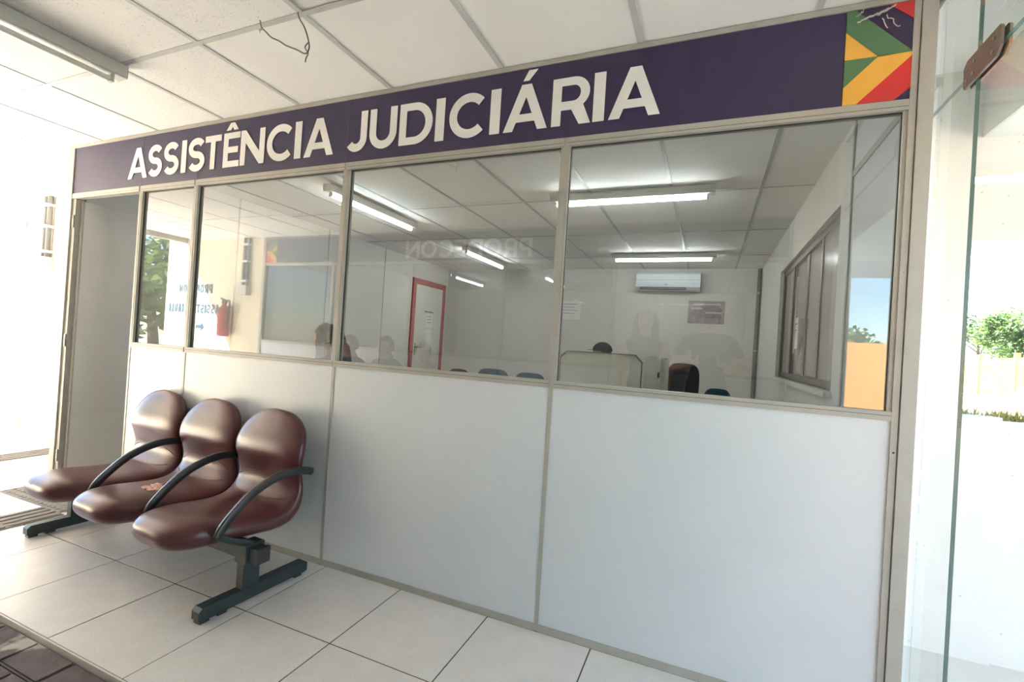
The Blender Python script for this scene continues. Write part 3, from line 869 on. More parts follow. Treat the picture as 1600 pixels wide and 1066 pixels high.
# red framed door in the left wall
d2 = tag(empty('door_2', (-0.655, 4.79, 0)), 'closed grey door in a red frame at the back of the office', 'door', kind='structure')
for (a, b, z0, z1) in ((4.30, 4.39, 0, 2.19), (5.20, 5.29, 0, 2.19), (4.39, 5.20, 2.10, 2.19)):
    obj('door_frame', box(-0.66, -0.635, a, b, z0, z1), 'red_frame', d2, bevel=0.004)
obj('leaf', box(-0.66, -0.642, 4.39, 5.20, 0.01, 2.10), 'door', d2)
h = obj('lock_plate', box(-0.642, -0.638, 4.43, 4.47, 0.95, 1.15), 'steel', d2)
obj('lever', box(-0.600, -0.588, 4.44, 4.57, 1.075, 1.095), 'steel', h, bevel=0.003)
obj('lever_neck', box(-0.638, -0.595, 4.442, 4.458, 1.077, 1.093), 'steel', h)
pn = thing('door_notice', 'white paper notices taped to the red-framed door', 'paper', (-0.641, 4.82, 1.4))
obj('sheet', box(-0.6415, -0.640, 4.72, 4.92, 1.42, 1.68), 'paper', pn)
obj('header_strip', box(-0.6400, -0.6394, 4.66, 4.94, 1.665, 1.690), 'ink', pn)
obj('sheet', box(-0.6415, -0.640, 4.74, 4.90, 1.05, 1.38), 'paper', pn)
for k in range(3):
    obj('text_line', box(-0.6400, -0.6396, 4.75, 4.89, 1.60 - .05 * k, 1.61 - .05 * k), 'ink', pn)
for yy in (1.3, 2.5, 3.6):
    obj('panel_joint', box(-0.6605, -0.657, yy - .008, yy + .008, 0, H), 'frame', bpy.data.objects['wall_left'])
# air conditioner on the back wall
AC = thing('air_conditioner', 'white wall-mounted split air conditioner on the back wall of the office', 'air conditioner', (3.10, 5.40, 2.17))
bm = prism([(5.40, 2.425), (5.22, 2.415), (5.185, 2.385), (5.178, 2.27), (5.195, 2.20), (5.25, 2.165), (5.40, 2.16)], 'x', 2.66, 3.55)
obj('casing', bm, 'ac', AC, bevel=0.006)
obj('cover_line', box(2.662, 3.548, 5.1775, 5.182, 2.298, 2.303), 'booth_edge', AC)
v = obj('air_outlet', box(2.72, 3.36, 5.176, 5.24, 2.168, 2.196), 'dark', AC)
obj('louvre', box(2.73, 3.05, 5.170, 5.235, 2.176, 2.180), 'ac', v)
obj('louvre', box(3.06, 3.35, 5.170, 5.235, 2.176, 2.180), 'ac', v)
obj('mark', box(3.07, 3.11, 5.1766, 5.180, 2.225, 2.240), 'booth_edge', AC)
# conduit up the corner
CD = thing('corner_conduit', 'dark cable conduit running up the back corner of the office', 'conduit', (4.30, 5.36, 0))
obj('pipe', tube([(4.30, 5.365, 0.0), (4.305, 5.365, H - .004)], 0.026, n=10), 'pipe', CD, smooth='auto')
for zc in (0.6, 1.35, 2.15):
    obj('clamp', tube([(4.303, 5.365, zc - .012), (4.303, 5.365, zc + .012)], 0.034, n=10), 'steel', CD)
# posters
po = thing('wall_poster', 'dark poster with a white heading on the back wall under the air conditioner', 'poster', (3.64, 5.397, 1.9))
obj('sheet', box(3.40, 3.89, 5.394, 5.3995, 1.70, 2.03), 'poster', po)
for k, (a, b) in enumerate(((3.47, 3.83), (3.44, 3.60), (3.64, 3.86))):
    obj('print_line', box(a, b, 5.3930, 5.3942, 1.97 - .06 * k, 1.990 - .06 * k), 'wall_in', po)
pp = thing('wall_notice', 'white printed notice on the bare back wall of the office', 'paper', (1.62, 5.397, 1.85))
obj('sheet', box(1.46, 1.79, 5.395, 5.3995, 1.69, 1.985), 'paper', pp)
for k in range(4):
    obj('text_line', box(1.50, 1.74 - .05 * (k % 2), 5.3944, 5.3952, 1.93 - .05 * k, 1.938 - .05 * k), 'ink', pp)

# ------------------------------------------------------------------ office furniture
BT = thing('service_booth', 'beige laminate service booth with chamfered divider panels inside the office', 'booth', (2.95, 2.4, 0))
def divider(pts2, axis, a, b, nm='divider_panel'):
    p = obj(nm, prism(pts2, axis, a, b), 'booth', BT)
    return p
yb = 2.0
def cham(x0, x1, z1, c): return [(x0, 0.0), (x0, z1 - c), (x0 + c, z1), (x1 - c, z1), (x1, z1 - c), (x1, 0.0)]
divider(cham(2.525, 3.205, 1.197, 0.055), 'y', yb, yb + .03)
# grey edge band around that divider
o = cham(2.517, 3.213, 1.207, 0.058); i = cham(2.5255, 3.2045, 1.1965, 0.055)
bm = bmesh.new()
for k in range(len(o) - 1):
    prism([o[k], o[k + 1], i[k + 1], i[k]], 'y', yb - .004, yb + .034, bm)
obj('edge_band', bm, 'booth_edge', BT)
divider(cham(3.225, 3.345, 1.200, 0.03), 'y', yb + .03, yb + .06)
divider(cham(3.352, 3.412, 1.185, 0.02), 'y', yb + .10, yb + .13)
obj('divider_panel', box(3.345, 3.352, yb + .03, yb + .75, 0, 1.19), 'booth', BT)
obj('divider_panel', box(2.517, 2.545, yb + .034, yb + .75, 0, 1.19), 'booth', BT)
obj('desk_top', box(2.545, 3.345, yb + .03, yb + .62, 0.72, 0.75), 'booth', BT)
obj('latch', box(3.335, 3.350, yb + .012, yb + .029, 1.03, 1.075), 'dark', BT)
# office chairs (low rounded back, five-star base)
def office_chair(name, label, x, y, rz, top, material, group=None, w=0.21):
    T = thing(name, label, 'chair', (x, y, 0), rz, group)
    def P(n, bm, m, parent=T, **k): return obj(n, bm, m, parent, world=False, **k)
    def pad(nm, cx, cy, cz, sx, sy, sz):
        bm = ball((cx, cy, cz), 1.0, u=20, v=12)
        for v in bm.verts:
            d = v.co - Vector((cx, cy, cz))
            f = lambda t, e: math.copysign(abs(t) ** e, t)
            v.co = Vector((cx + f(d.x, .55) * sx, cy + f(d.y, .8) * sy, cz + f(d.z, .55) * sz))
        return P(nm, bm, material, smooth=True)
    pad('seat', 0, 0, 0.45, 0.205, 0.20, 0.035)
    pad('backrest', 0, 0.20, top - 0.19, w, 0.03, 0.19)
    P('back_bar', tube([(0, .05, .42), (0, .21, .43), (0, .235, .52), (0, .232, top - .2)], 0.014, n=8), 'dark')
    P('gas_column', tube([(0, 0, .08), (0, 0, .42)], 0.024, n=12), 'dark')
    for k in range(5):
        a = k * 2 * math.pi / 5
        l = P('base_arm', tube([(0, 0, .10), (math.cos(a) * .18, math.sin(a) * .18, .065)], [0.02, 0.014], n=8), 'dark')
        P('castor', ball((math.cos(a) * .185, math.sin(a) * .185, .030), (.022, .022, .030), u=10, v=8), 'dark', l)
    return T
office_chair('office_chair', 'teal upholstered office chair nearer the wall notice, its back showing over the sill', 1.36, 3.35, R(180), 0.925, 'teal')
office_chair('office_chair', 'teal upholstered office chair beside the glass mullion, its back just above the sill', 1.83, 3.35, R(180), 0.915, 'teal', w=.19)
office_chair('office_chair', 'dark grey low-backed chair between the red-framed door and the teal chairs', 0.90, 3.35, R(180), 0.888, 'black_fabric', w=.15)
office_chair('office_chair', 'black chair with only the rim of its back above the sill before the red-framed door', -0.02, 2.3, R(180), 0.905, 'black_fabric', w=.17)
office_chair('office_chair', 'tall black mesh office chair beside the beige service booth', 3.41, 3.02, R(205), 1.150, 'black_fabric', w=.16)
office_chair('office_chair', 'dark teal chair between the black mesh chair and the corner conduit', 3.78, 2.0, R(180), 1.0, 'teal', w=.10)
office_chair('office_chair', 'black chair under the person in the dark cap behind the booth', 2.66, 3.05, R(-60), 0.90, 'black_fabric', w=.18)
office_chair('office_chair', 'black chair under the dark-haired person close behind the glass', 1.12, 0.72, R(270), 0.86, 'black_fabric', w=.18)

# ------------------------------------------------------------------ people
def head_bm(c, yaw, pitch=0.0, s=1.0):
    """head facing -y before turning; c = centre"""
    bm = bmesh.new()
    bmesh.ops.create_uvsphere(bm, u_segments=28, v_segments=20, radius=1.0)
    for v in bm.verts:
        x, y, z = v.co
        fx, fy, fz = .076, .097, .118
        px, py, pz = x * fx, y * fy, z * fz
        if z < 0:
            k = 1 - 0.34 * (-z) ** 1.4
            px *= k
            if y > 0: py *= 1 - .35 * (-z)
            else: py *= 1 - .10 * (-z)
        if y < -.2:
            g = lambda a, b, sa, sb: math.exp(-((x - a) / sa) ** 2 - ((z - b) / sb) ** 2)
            py -= .024 * g(0, -.16, .13, .17)                 # nose
            py -= .010 * g(0, .08, .10, .22)                  # bridge
            py += .011 * (g(.36, .10, .17, .11) + g(-.36, .10, .17, .11))   # eye sockets
            py -= .005 * g(0, .27, .6, .08)                   # brow
            py -= .007 * g(0, -.48, .26, .07)                 # lips
            py += .004 * g(0, -.60, .3, .06)
            py -= .010 * g(0, -.78, .28, .16)                 # chin
        v.co = (px, py, pz)
    for sgn in (-1, 1):
        e = ball((sgn * .078, .008, -.004), (.010, .018, .030), u=10, v=8)
        me = bpy.data.meshes.new('t'); e.to_mesh(me); e.free(); bm.from_mesh(me); bpy.data.meshes.remove(me)
    mt = Matrix.Translation(c) @ Matrix.Rotation(yaw, 4, 'Z') @ Matrix.Rotation(pitch, 4, 'X') @ Matrix.Scale(s, 4)
    bmesh.ops.transform(bm, matrix=mt, verts=bm.verts)
    return bm, mt

def skin_body(J, E, root):
    """J: {name: (pos, radius)}; E: edges; grown with the Skin modifier"""
    names = list(J)
    idx = {n: i for i, n in enumerate(names)}
    me = bpy.data.meshes.new('sk')
    me.from_pydata([J[n][0] for n in names], [(idx[a], idx[b]) for a, b in E], [])
    o = bpy.data.objects.new('sk', me)
    COL.objects.link(o)
    o.modifiers.new('s', 'SKIN')
    sv = me.skin_vertices
    if not sv:
        bpy.context.view_layer.objects.active = o
        bpy.ops.mesh.customdata_skin_add()
        sv = me.skin_vertices
    for n in names:
        r = J[n][1]
        sv[0].data[idx[n]].radius = r if isinstance(r, tuple) else (r, r)
        sv[0].data[idx[n]].use_root = (n == root)
    ss = o.modifiers.new('d', 'SUBSURF'); ss.levels = 2; ss.render_levels = 2
    dg = bpy.context.evaluated_depsgraph_get()
    res = bpy.data.meshes.new_from_object(o.evaluated_get(dg))
    bpy.data.objects.remove(o); bpy.data.meshes.remove(me)
    return res

def hand_joints(J, E, side, wrist, fwd, outw, curl=0.5):
    """palm and five unequal bent fingers; fwd: finger direction, outw: thumb side"""
    w = Vector(wrist); f = Vector(fwd).normalized(); t = (Vector(outw) - f * Vector(outw).dot(f)).normalized()
    n = f.cross(t)
    if n.z > 0: n = -n
    J[side + 'palm'] = (w + f * .045, (.020, .033)); E.append((side + 'wrist', side + 'palm'))
    J[side + 'knuck'] = (w + f * .080, (.014, .032)); E.append((side + 'palm', side + 'knuck'))
    for k, (off, ln) in enumerate(((.030, .068), (.010, .078), (-.010, .072), (-.029, .056))):
        a = w + f * .092 + t * off
        d = f
        par = side + 'knuck'
        for q, fr in enumerate((.42, .33, .25)):
            d = (d + n * curl * (.35 + .25 * q)).normalized()
            a = a + d * ln * fr
            nm = f'{side}f{k}{q}'
            J[nm] = (a, .0088 - .0008 * q); E.append((par, nm)); par = nm
    a = w + f * .028 + t * .034
    J[side + 't0'] = (a, .011); E.append((side + 'palm', side + 't0'))
    a = a + (f * .6 + t * .6 + n * .3).normalized() * .032
    J[side + 't1'] = (a, .0098); E.append((side + 't0', side + 't1'))
    a = a + (f * .9 + t * .1 + n * .4).normalized() * .026
    J[side + 't2'] = (a, .0085); E.append((side + 't1', side + 't2'))

def person(name, label, base, yaw, pose, height=1.70, shirt='shirt_black', legs='jeans', hair='short', cap=False, headyaw=0.0, headpitch=0.0, group=None, sleeve=0.16, wide=1.0, hipz=0.46):
    """built facing -y in a local frame, then turned by yaw about the base"""
    T = thing(name, label, 'person', base, yaw, group)
    k = height / 1.70
    J, E = {}, []
    if pose == 'sit':
        hip = hipz; hy = 0.0
    else:
        hip = 0.92; hy = 0.0
    def a(n, p, r): J[n] = (Vector(p) * k, r if isinstance(r, tuple) else r * k)
    W = wide
    lean = 0.03 if pose == 'sit' else 0.0
    a('pelvis', (0, hy, hip), (.135 * W, .105 * W))
    a('waist', (0, hy + lean * .3, hip + .17), (.130 * W, .098 * W))
    a('chest', (0, hy + lean, hip + .34), (.150 * W, .110 * W))
    a('upchest', (0, hy + lean, hip + .47), (.115 * W, .085 * W))
    a('neck', (0, hy + lean - .005, hip + .545), (.056, .056))
    a('skull', (0, hy + lean - .012, hip + .63), (.050, .055))
    E += [('pelvis', 'waist'), ('waist', 'chest'), ('chest', 'upchest'), ('upchest', 'neck'), ('neck', 'skull')]
    for s, sx in (('l', -1), ('r', 1)):
        sh = (sx * .165 * W, hy + lean, hip + .465)
        a(s + 'sh', sh, .062 * W)
        E.append(('upchest', s + 'sh'))
        if pose == 'camera':
            el = (sx * .285, -.07, hip + .20); wr = (sx * .105, -.215, hip + .285)
        elif pose == 'sit':
            el = (sx * .205, hy + .01, hip + .20); wr = (sx * .13, -.235, hip + .125)
        else:
            el = (sx * .235, hy + .02, hip + .19); wr = (sx * .245, hy - .06, hip - .05)
        a(s + 'el', el, .044); a(s + 'wristm', tuple((Vector(el) * .5 + Vector(wr) * .5)), .038); a(s + 'wrist', wr, .027)
        E += [(s + 'sh', s + 'el'), (s + 'el', s + 'wristm'), (s + 'wristm', s + 'wrist')]
        if pose == 'camera': hand_joints(J, E, s, Vector(wr) * k, (-sx * .75, -.55, .15), (0, .1, 1), .55)
        elif pose == 'sit': hand_joints(J, E, s, Vector(wr) * k, (-sx * .12, -1, -.25), (-sx, 0, .1), .25)
        else: hand_joints(J, E, s, Vector(wr) * k, (0, -.12, -1), (0, -1, 0), .25)
        a(s + 'hip', (sx * .095 * W, hy, hip - .03), .092 * W)
        E.append(('pelvis', s + 'hip'))
        if pose == 'sit':
            a(s + 'knee', (sx * .12, -.42, hip - .01), .062); a(s + 'calf', (sx * .12, -.43, .30), .054); a(s + 'ankle', (sx * .12, -.41, .085), .036); a(s + 'heel', (sx * .12, -.40, .045), .034); a(s + 'toe', (sx * .135, -.56, .032), (.040, .030))
        else:
            a(s + 'knee', (sx * .105, -.01, .50), .060); a(s + 'calf', (sx * .108, .01, .33), .054); a(s + 'ankle', (sx * .11, .02, .09), .036); a(s + 'heel', (sx * .11, .035, .045), .035); a(s + 'toe', (sx * .125, -.13, .032), (.040, .030))
        E += [(s + 'hip', s + 'knee'), (s + 'knee', s + 'calf'), (s + 'calf', s + 'ankle'), (s + 'ankle', s + 'heel'), (s + 'heel', s + 'toe')]
    me = skin_body(J, E, 'pelvis')
    bm = bmesh.new(); bm.from_mesh(me); bpy.data.meshes.remove(me)
    for f in bm.faces: f.material_index = 0
    hc = J['skull'][0] + Vector((0, -.018, .035)) * k
    neckz = J['neck'][0].z
    def seg_t(p, A, B):
        d = B - A; return max(0, min(1, (p - A).dot(d) / d.dot(d)))
    for f in bm.faces:
        c = f.calc_center_median()
        mi = 1                                   # shirt
        if c.z < (hip + .03) * k or (pose == 'sit' and c.y < -.17 * k and c.z < (hip + .1) * k): mi = 2
        if c.z > neckz - .012 * k and abs(c.x) < .09: mi = 0
        for s in 'lr':
            A, B, Cw = J[s + 'sh'][0], J[s + 'el'][0], J[s + 'wrist'][0]
            dA = (c - (A + (B - A) * seg_t(c, A, B))).length
            dB = (c - (B + (Cw - B) * seg_t(c, B, Cw))).length
            pw = J[s + 'palm'][0]
            if (c - pw).length < .13 * k: mi = 0
            elif dB < .06 * k and dB <= dA: mi = 0
            elif dA < .07 * k and (c - A).length > sleeve * k: mi = 0
        if c.z < .075 * k: mi = 3
        f.material_index = mi
    hb, mt = head_bm(hc, headyaw, headpitch, k)
    tmp = bpy.data.meshes.new('t'); hb.to_mesh(tmp); hb.free()
    n0 = len(bm.faces); bm.from_mesh(tmp); bpy.data.meshes.remove(tmp)
    bm.faces.ensure_lookup_table()
    for f in bm.faces[n0:]: f.material_index = 0
    for f in bm.faces: f.smooth = True
    me = bpy.data.meshes.new('body'); bm.to_mesh(me); bm.free()
    for m_ in ('skin', shirt, legs, 'dark'): me.materials.append(M[m_])
    body = link_mesh('body', me, None, T)
    def HP(n, bm, m, **kk):
        bmesh.ops.transform(bm, matrix=mt, verts=bm.verts)
        return obj(n, bm, m, T, world=False, **kk)
    for sgn in (-1, 1): HP('eye', ball((sgn * .030, -.079, .012), (.012, .010, .006), u=10, v=8), 'eye', smooth=True)
    HP('lips', ball((0, -.094, -.056), (.022, .008, .006), u=12, v=8), 'lips', smooth=True)
    # hair: shell over the skull, open at the face
    hb = bmesh.new()
    bmesh.ops.create_uvsphere(hb, u_segments=32, v_segments=24, radius=1.0)
    for v in hb.verts:
        x, y, z = v.co
        v.co = (x * .085, y * .104 + .006, z * .124 + .006)
    kill = [v for v in hb.verts if (v.co.y < -.045 and v.co.z < .062) or v.co.z < -.055 or (v.co.y < -.005 and v.co.z < .0)]
    bmesh.ops.delete(hb, geom=kill, context='VERTS')
    g = bmesh.ops.extrude_face_region(hb, geom=hb.faces[:])
    for v in [q for q in g['geom'] if isinstance(q, bmesh.types.BMVert)]: v.co *= 0.9
    hh = HP('hair', hb, 'hair', smooth=True)
    if hair == 'long':
        for s in (-1, 1):
            HP('hair_strand', tube(spline([(s * .062, .0, .08), (s * .088, .0, .0), (s * .092, -.005, -.10), (s * .098, -.03, -.20), (s * .09, -.055, -.29)], 5), [.028] * 6 + [.034] * 8 + [.026] * 4 + [.016] * 3, n=10), 'hair', smooth=True)
        HP('hair_back', tube(spline([(0, .085, .03), (0, .098, -.08), (0, .10, -.20), (0, .105, -.30)], 5), [.06] * 5 + [.075] * 6 + [.065] * 3 + [.04] * 2, n=14), 'hair', smooth=True)
    if cap:
        cb = bmesh.new()
        bmesh.ops.create_uvsphere(cb, u_segments=28, v_segments=20, radius=1.0)
        for v in cb.verts: v.co = (v.co.x * .094, v.co.y * .112 + .006, v.co.z * .098 + .045)
        bmesh.ops.delete(cb, geom=[v for v in cb.verts if v.co.z < .043], context='VERTS')
        g = bmesh.ops.extrude_face_region(cb, geom=cb.faces[:])
        for v in [q for q in g['geom'] if isinstance(q, bmesh.types.BMVert)]: v.co *= 0.95
        cp = HP('cap', cb, 'shirt_black', smooth=True)
        br = [(math.sin(t) * .082, -.07 - math.cos(t) * .095) for t in [R(-80 + 160 * q / 14) for q in range(15)]]
        HP('cap_brim', prism(br, 'z', .046, .052), 'shirt_black')
    return T
# inside the office
person('person', 'person in a dark cap seated behind the beige service booth', (2.66, 3.05, 0), R(-60), 'sit', 1.62, 'shirt_grey', cap=True, hipz=0.57)
person('person', 'dark-haired person in a pale top seated close behind the glass of the office', (1.12, 0.72, 0), R(-70), 'sit', 1.62, 'shirt_pale', hair='long', headyaw=R(-10), headpitch=R(12), hipz=0.57)
# in the passage, mirrored by the glass
grp = None
BN2 = make_bench('waiting_bench', 'three-seat burgundy bench across the passage, mirrored in the office glass', (-0.15, YO - 0.0 + 0.02, 0), R(180), False)
person('person', 'short-haired person in a blue-grey shirt on the bench across the passage, at its end', (-0.15, YO + 0.34, 0), R(180), 'sit', 1.66, 'shirt_blue', headyaw=R(15))
person('person', 'short-haired person in a grey shirt in the middle of the bench across the passage', (0.36, YO + 0.34, 0), R(180), 'sit', 1.68, 'shirt_grey')
person('person', 'person in a pale shirt on the bench across the passage, mirrored before the red-framed door', (0.87, YO + 0.34, 0), R(180), 'sit', 1.62, 'shirt_pale', headyaw=R(-12))
person('person', 'photographer in a black cap and shirt holding a camera at his chest', (3.70, -2.36, 0), R(180), 'camera', 1.66, 'shirt_black', cap=True, headpitch=R(18), wide=1.12)
person('person', 'long-haired person in a sleeveless dark top standing beside the photographer', (3.16, -2.52, 0), R(180), 'stand', 1.62, 'shirt_black', hair='long', sleeve=0.05)
PC = thing('photo_camera', 'black camera held in the hands of the photographer in the passage', 'camera', (3.70, -2.10, 1.20))
obj('camera_body', box(3.635, 3.765, -2.125, -2.065, 1.155, 1.245), 'dark', PC, bevel=0.008)
obj('lens', tube([(3.70, -2.066, 1.195), (3.70, -2.03, 1.195), (3.70, -2.0, 1.195)], [.036, .036, .033], n=18), 'dark', PC, smooth='auto')
obj('viewfinder_hump', box(3.678, 3.722, -2.120, -2.070, 1.244, 1.268), 'dark', PC, bevel=0.006)

# ------------------------------------------------------------------ the office across the passage
PX = [-0.80, 0.40, 1.60, 2.80]
P2 = partition('glazed_partition', 'matching glazed partition across the passage, seen mirrored in the office glass', YO, -1, PX, (-2.0, 4.30), None, 'glass_plain')
obj('end_post', box(-2.05, -2.0, YO - 0.05, YO + 0.010, 0, ZT), 'frame', P2)
obj('end_post', box(4.30, 4.345, YO - 0.05, YO + 0.010, 0, ZT), 'frame', P2)
S2 = banner('office_banner', 'purple banner reading PRODECON in white capitals over the partition across the passage', -1.998, 4.298, YO, 1, PX)
x = 1.915
for ch, w in zip('PRODECON', (.155, .165, .215, .19, .145, .20, .215, .195)):
    letter(ch, x, x - w, 2.175, 0.205, YO + 0.0042, S2, 'white_vinyl', facing=1, depth=0.0012)
    x -= w + .0185
emblem(S2, -1.80, -1.998, YO, 1)
struct('wall_opposite_back', box(-2.2, 4.5, -8.35, -8.2, 0, H + .15), 'wall_in')
struct('wall_opposite_left', box(-2.2, -2.05, -8.2, YO - .05, 0, H + .15), 'wall_in')
struct('wall_opposite_right', box(4.345, 4.5, -8.2, YO, 0, H + .15), 'wall_in')
# cream wall beyond it, with its lettering, pipes and extinguisher
struct('wall_opposite_cream', box(-4.13, -2.05, YO - .20, YO - .02, 0, H + .2), 'wall_cream')
LS = thing('wall_lettering', 'teal lettering PRODECON ASSISTENCIARIA with an arrow on the cream wall across the passage', 'sign', (-3.5, YO - .02, 1.6))
def line_text(txt, xs, xe, zb, cap):
    n = len(txt); tot = sum(.45 if c == 'I' else 1 for c in txt); u = (xs - xe) / tot
    x = xs
    for c in txt:
        w = u * (.45 if c == 'I' else 1)
        letter(c, x - w * .08, x - w * .92, zb, cap, YO - .0185, LS, 'teal_letter', facing=1, s=.21, depth=0.004)
        x -= w
line_text('PRODECON', -3.07, -3.83, 1.70, .135)
line_text('ASSISTENCIARIA', -2.90, -4.06, 1.40, .135)
obj('arrow', prism([(-3.20, 1.20), (-3.28, 1.27), (-3.28, 1.225), (-3.40, 1.225), (-3.40, 1.175), (-3.28, 1.175), (-3.28, 1.13)], 'y', YO - .0200, YO - .0170), 'teal_letter', LS)
EX = thing('fire_extinguisher', 'red fire extinguisher hung on the cream wall across the passage', 'extinguisher', (-2.67, YO + .06, 1.08))
bm = bmesh.new()
prof = [(.0, 1.08), (.070, 1.085), (.078, 1.11), (.078, 1.44), (.066, 1.49), (.03, 1.52), (.022, 1.55), (.0, 1.555)]
rings = []
for r_, z_ in prof:
    rings.append([bm.verts.new((-2.67 + max(r_, .0005) * math.cos(2 * math.pi * k / 20), YO + .075 + max(r_, .0005) * math.sin(2 * math.pi * k / 20), z_)) for k in range(20)])
for a_, b_ in zip(rings, rings[1:]):
    for k in range(20): bm.faces.new((a_[k], a_[(k + 1) % 20], b_[(k + 1) % 20], b_[k]))
obj('cylinder', bm, 'extinguisher', EX, smooth='auto')
v = obj('valve', box(-2.70, -2.64, YO + .055, YO + .095, 1.55, 1.59), 'dark', EX)
obj('handle', prism([(-2.64, 1.585), (-2.76, 1.62), (-2.76, 1.635), (-2.64, 1.605)], 'y', YO + .065, YO + .085), 'dark', v)
obj('hose', tube(spline([(-2.64, YO + .08, 1.57), (-2.57, YO + .08, 1.60), (-2.565, YO + .08, 1.5), (-2.585, YO + .08, 1.2)], 6), .010, n=8), 'dark', EX, smooth=True)
obj('wall_hook', box(-2.69, -2.65, YO - .02, YO + .06, 1.50, 1.52), 'steel', EX)
def conduit(name, label, x, y, z0, sgn):
    T = thing(name, label, 'conduit', (x, y, z0))
    for dx in (-.045, .025):
        obj('pipe', tube([(x + dx, y + sgn * .035, z0 + .10), (x + dx, y + sgn * .035, H - .004)], .024, n=10), 'pipe', T, smooth='auto')
    a, b = sorted((y + sgn * .0, y + sgn * .085))
    obj('junction_box', box(x - .10, x + .08, a, b, z0 - .04, z0 + .10), 'pvc', T, bevel=.006)
    obj('side_box', box(x - .17, x - .102, a, b, z0 - .02, z0 + .08), 'pvc', T, bevel=.004)
    for zc in (z0 + .16, (z0 + H) / 2 + .05, H - .10):
        obj('clamp', box(x - .08, x + .058, a, b - .01 * sgn if sgn > 0 else b, zc - .012, zc + .012), 'paper', T, bevel=.003, seg=1)
    return T
conduit('wall_conduit', 'pair of grey conduits with a beige box on the cream wall across the passage', -2.36, YO - .02, 1.72, 1)

# ------------------------------------------------------------------ left end of the passage
YW = 0.80
struct('wall_end', box(-3.20, -0.80, YW, YW + .15, 0, H + .2), 'wall_ext')
struct('wall_end_return', box(ROOF_X - .2, -3.20, YW - .05, YW + .15, 0, H + .2), 'wall_ext')
struct('baseboard_end', box(-3.19, -0.80, YW - .012, YW, 0, .105), 'base_tile', bevel=.003)
struct('baseboard_return', box(ROOF_X - .2, -3.20, YW - .066, YW - .05, 0, .115), 'base_tile', bevel=.003)
conduit('wall_conduit', 'pair of grey conduits with a beige box on the sunlit wall beyond the doorway', -2.865, YW, 1.74, -1)
GT = thing('gate_hinge', 'beige hinge plate on the sunlit wall beside the conduits', 'hinge', (-3.29, YW - .05, 2.18))
obj('plate', box(-3.33, -3.25, YW - .060, YW - .05, 2.13, 2.24), 'pvc', GT, bevel=.003)
obj('knuckle', tube([(-3.245, YW - .060, 2.13), (-3.245, YW - .060, 2.24)], .010, n=10), 'steel', GT)
obj('bracket', box(-3.33, -3.25, YW - .075, YW - .05, 2.44, 2.48), 'pvc', GT, bevel=.003)

# ------------------------------------------------------------------ glass entrance at the right end
XG = 4.368
GE = thing('glass_entrance', 'frameless glass entrance with clear panels joined by a bronze patch fitting', 'glass door', (XG, -0.5, 0))
YJ, ZJ = -0.222, 2.103
def pane(y0, y1, z0, z1, edge=None):
    p = obj('glass_panel', box(XG - .005, XG + .005, y0, y1, z0, z1), 'clear_glass', GE)
    for (a, b, c, d) in ((y1, y1 + .0008, z0, z1), (y0, y1, z1, z1 + .0008)):
        obj('cut_edge', box(XG - .005, XG + .005, a, b, c, d), 'glass_edge', p)
pane(YJ + .002, .12, .012, ZJ - .002)                    # side light against the post
pane(YJ - .95, YJ - .003, .012, ZJ - .002)                 # door leaf
pane(YJ + .002, .12, ZJ + .002, H - .006)                   # transoms
pane(YJ - .95, YJ - .003, ZJ + .002, H - .006)
struct('wall_reflection_blocker', box(4.33, 4.42, YO, YJ - .955, -.16, H + .2), 'wall_ext')  # unseen wall, added to limit what the office glass mirrors
def patch_fitting(yc, zc):
    g = None
    for s in (-1, 1):
        x0, x1 = (XG - .0115, XG - .0052) if s < 0 else (XG + .0052, XG + .0115)
        pts = [(yc + .052, zc - .040), (yc + .058, zc - .030), (yc + .058, zc + .025), (yc + .040, zc + .040), (yc - .130, zc + .040), (yc - .138, zc + .032), (yc - .138, zc - .018), (yc - .118, zc - .038), (yc + .012, zc - .040)]
        p = obj('patch_fitting', prism(pts, 'x', x0, x1), 'bronze', GE, bevel=.002, seg=1)
        for (dy, dz) in ((.036, .012), (.0, -.016), (-.004, .016), (-.105, .018), (-.10, -.016), (.036, -.020)):
            xx = XG + s * .0125
            bm = bmesh.new()
            bmesh.ops.create_cone(bm, cap_ends=True, segments=12, radius1=.005, radius2=.004, depth=.003, matrix=Matrix.Translation((xx, yc + dy, zc + dz)) @ Matrix.Rotation(R(90), 4, 'Y'))
            obj('fixing_screw', bm, 'steel', p)
patch_fitting(YJ, ZJ + .002)
obj('head_channel', box(XG - .012, XG + .012, YJ - .95, .12, H - .0055, H - .0025), 'bronze', GE)

# ------------------------------------------------------------------ outside, right
struct('ground', box(-60, 60, -60, 60, -.30, -.165), 'asphalt')
struct('floor_porch', box(4.36, 8.0, -6.0, 1.0, -.165, -.004), 'base_tile')
struct('floor_left_yard', box(-14, ROOF_X - .3, -10, 8, -.165, -.01), 'concrete')
struct('wall_porch', box(4.50, 4.722, .70, .95, -.1, 2.86), 'wall_ext')
struct('wall_porch_inner', box(4.352, 4.50, .70, .94, 0, 2.70), 'wall_ext')
lw = struct('wall_low', box(4.722, 4.868, .70, .86, -.1, 1.045), 'wall_ext')
struct('wall_low_far', box(4.868, 9.0, .72, .86, -.1, 1.030), 'wall_ext')
struct('wall_lintel', box(4.722, 9.0, .70, .86, 1.805, 2.86), 'wall_ext')
struct('ceiling_porch', box(4.762, 7.0, -4.6, .70, 2.255, 2.35), 'ceil_tile')
struct('ceiling_porch_high', box(4.36, 4.762, -6.0, .70, 2.56, 2.70), 'ceil_tile')
struct('trim_3', box(4.750, 4.762, -6.0, .70, 2.255, 2.56), 'wall_ext')
struct('trim_4', box(4.762, 7.0, -4.62, -4.6, 2.255, 2.75), 'wall_ext')
PL = bmesh.new()
random.seed(5)
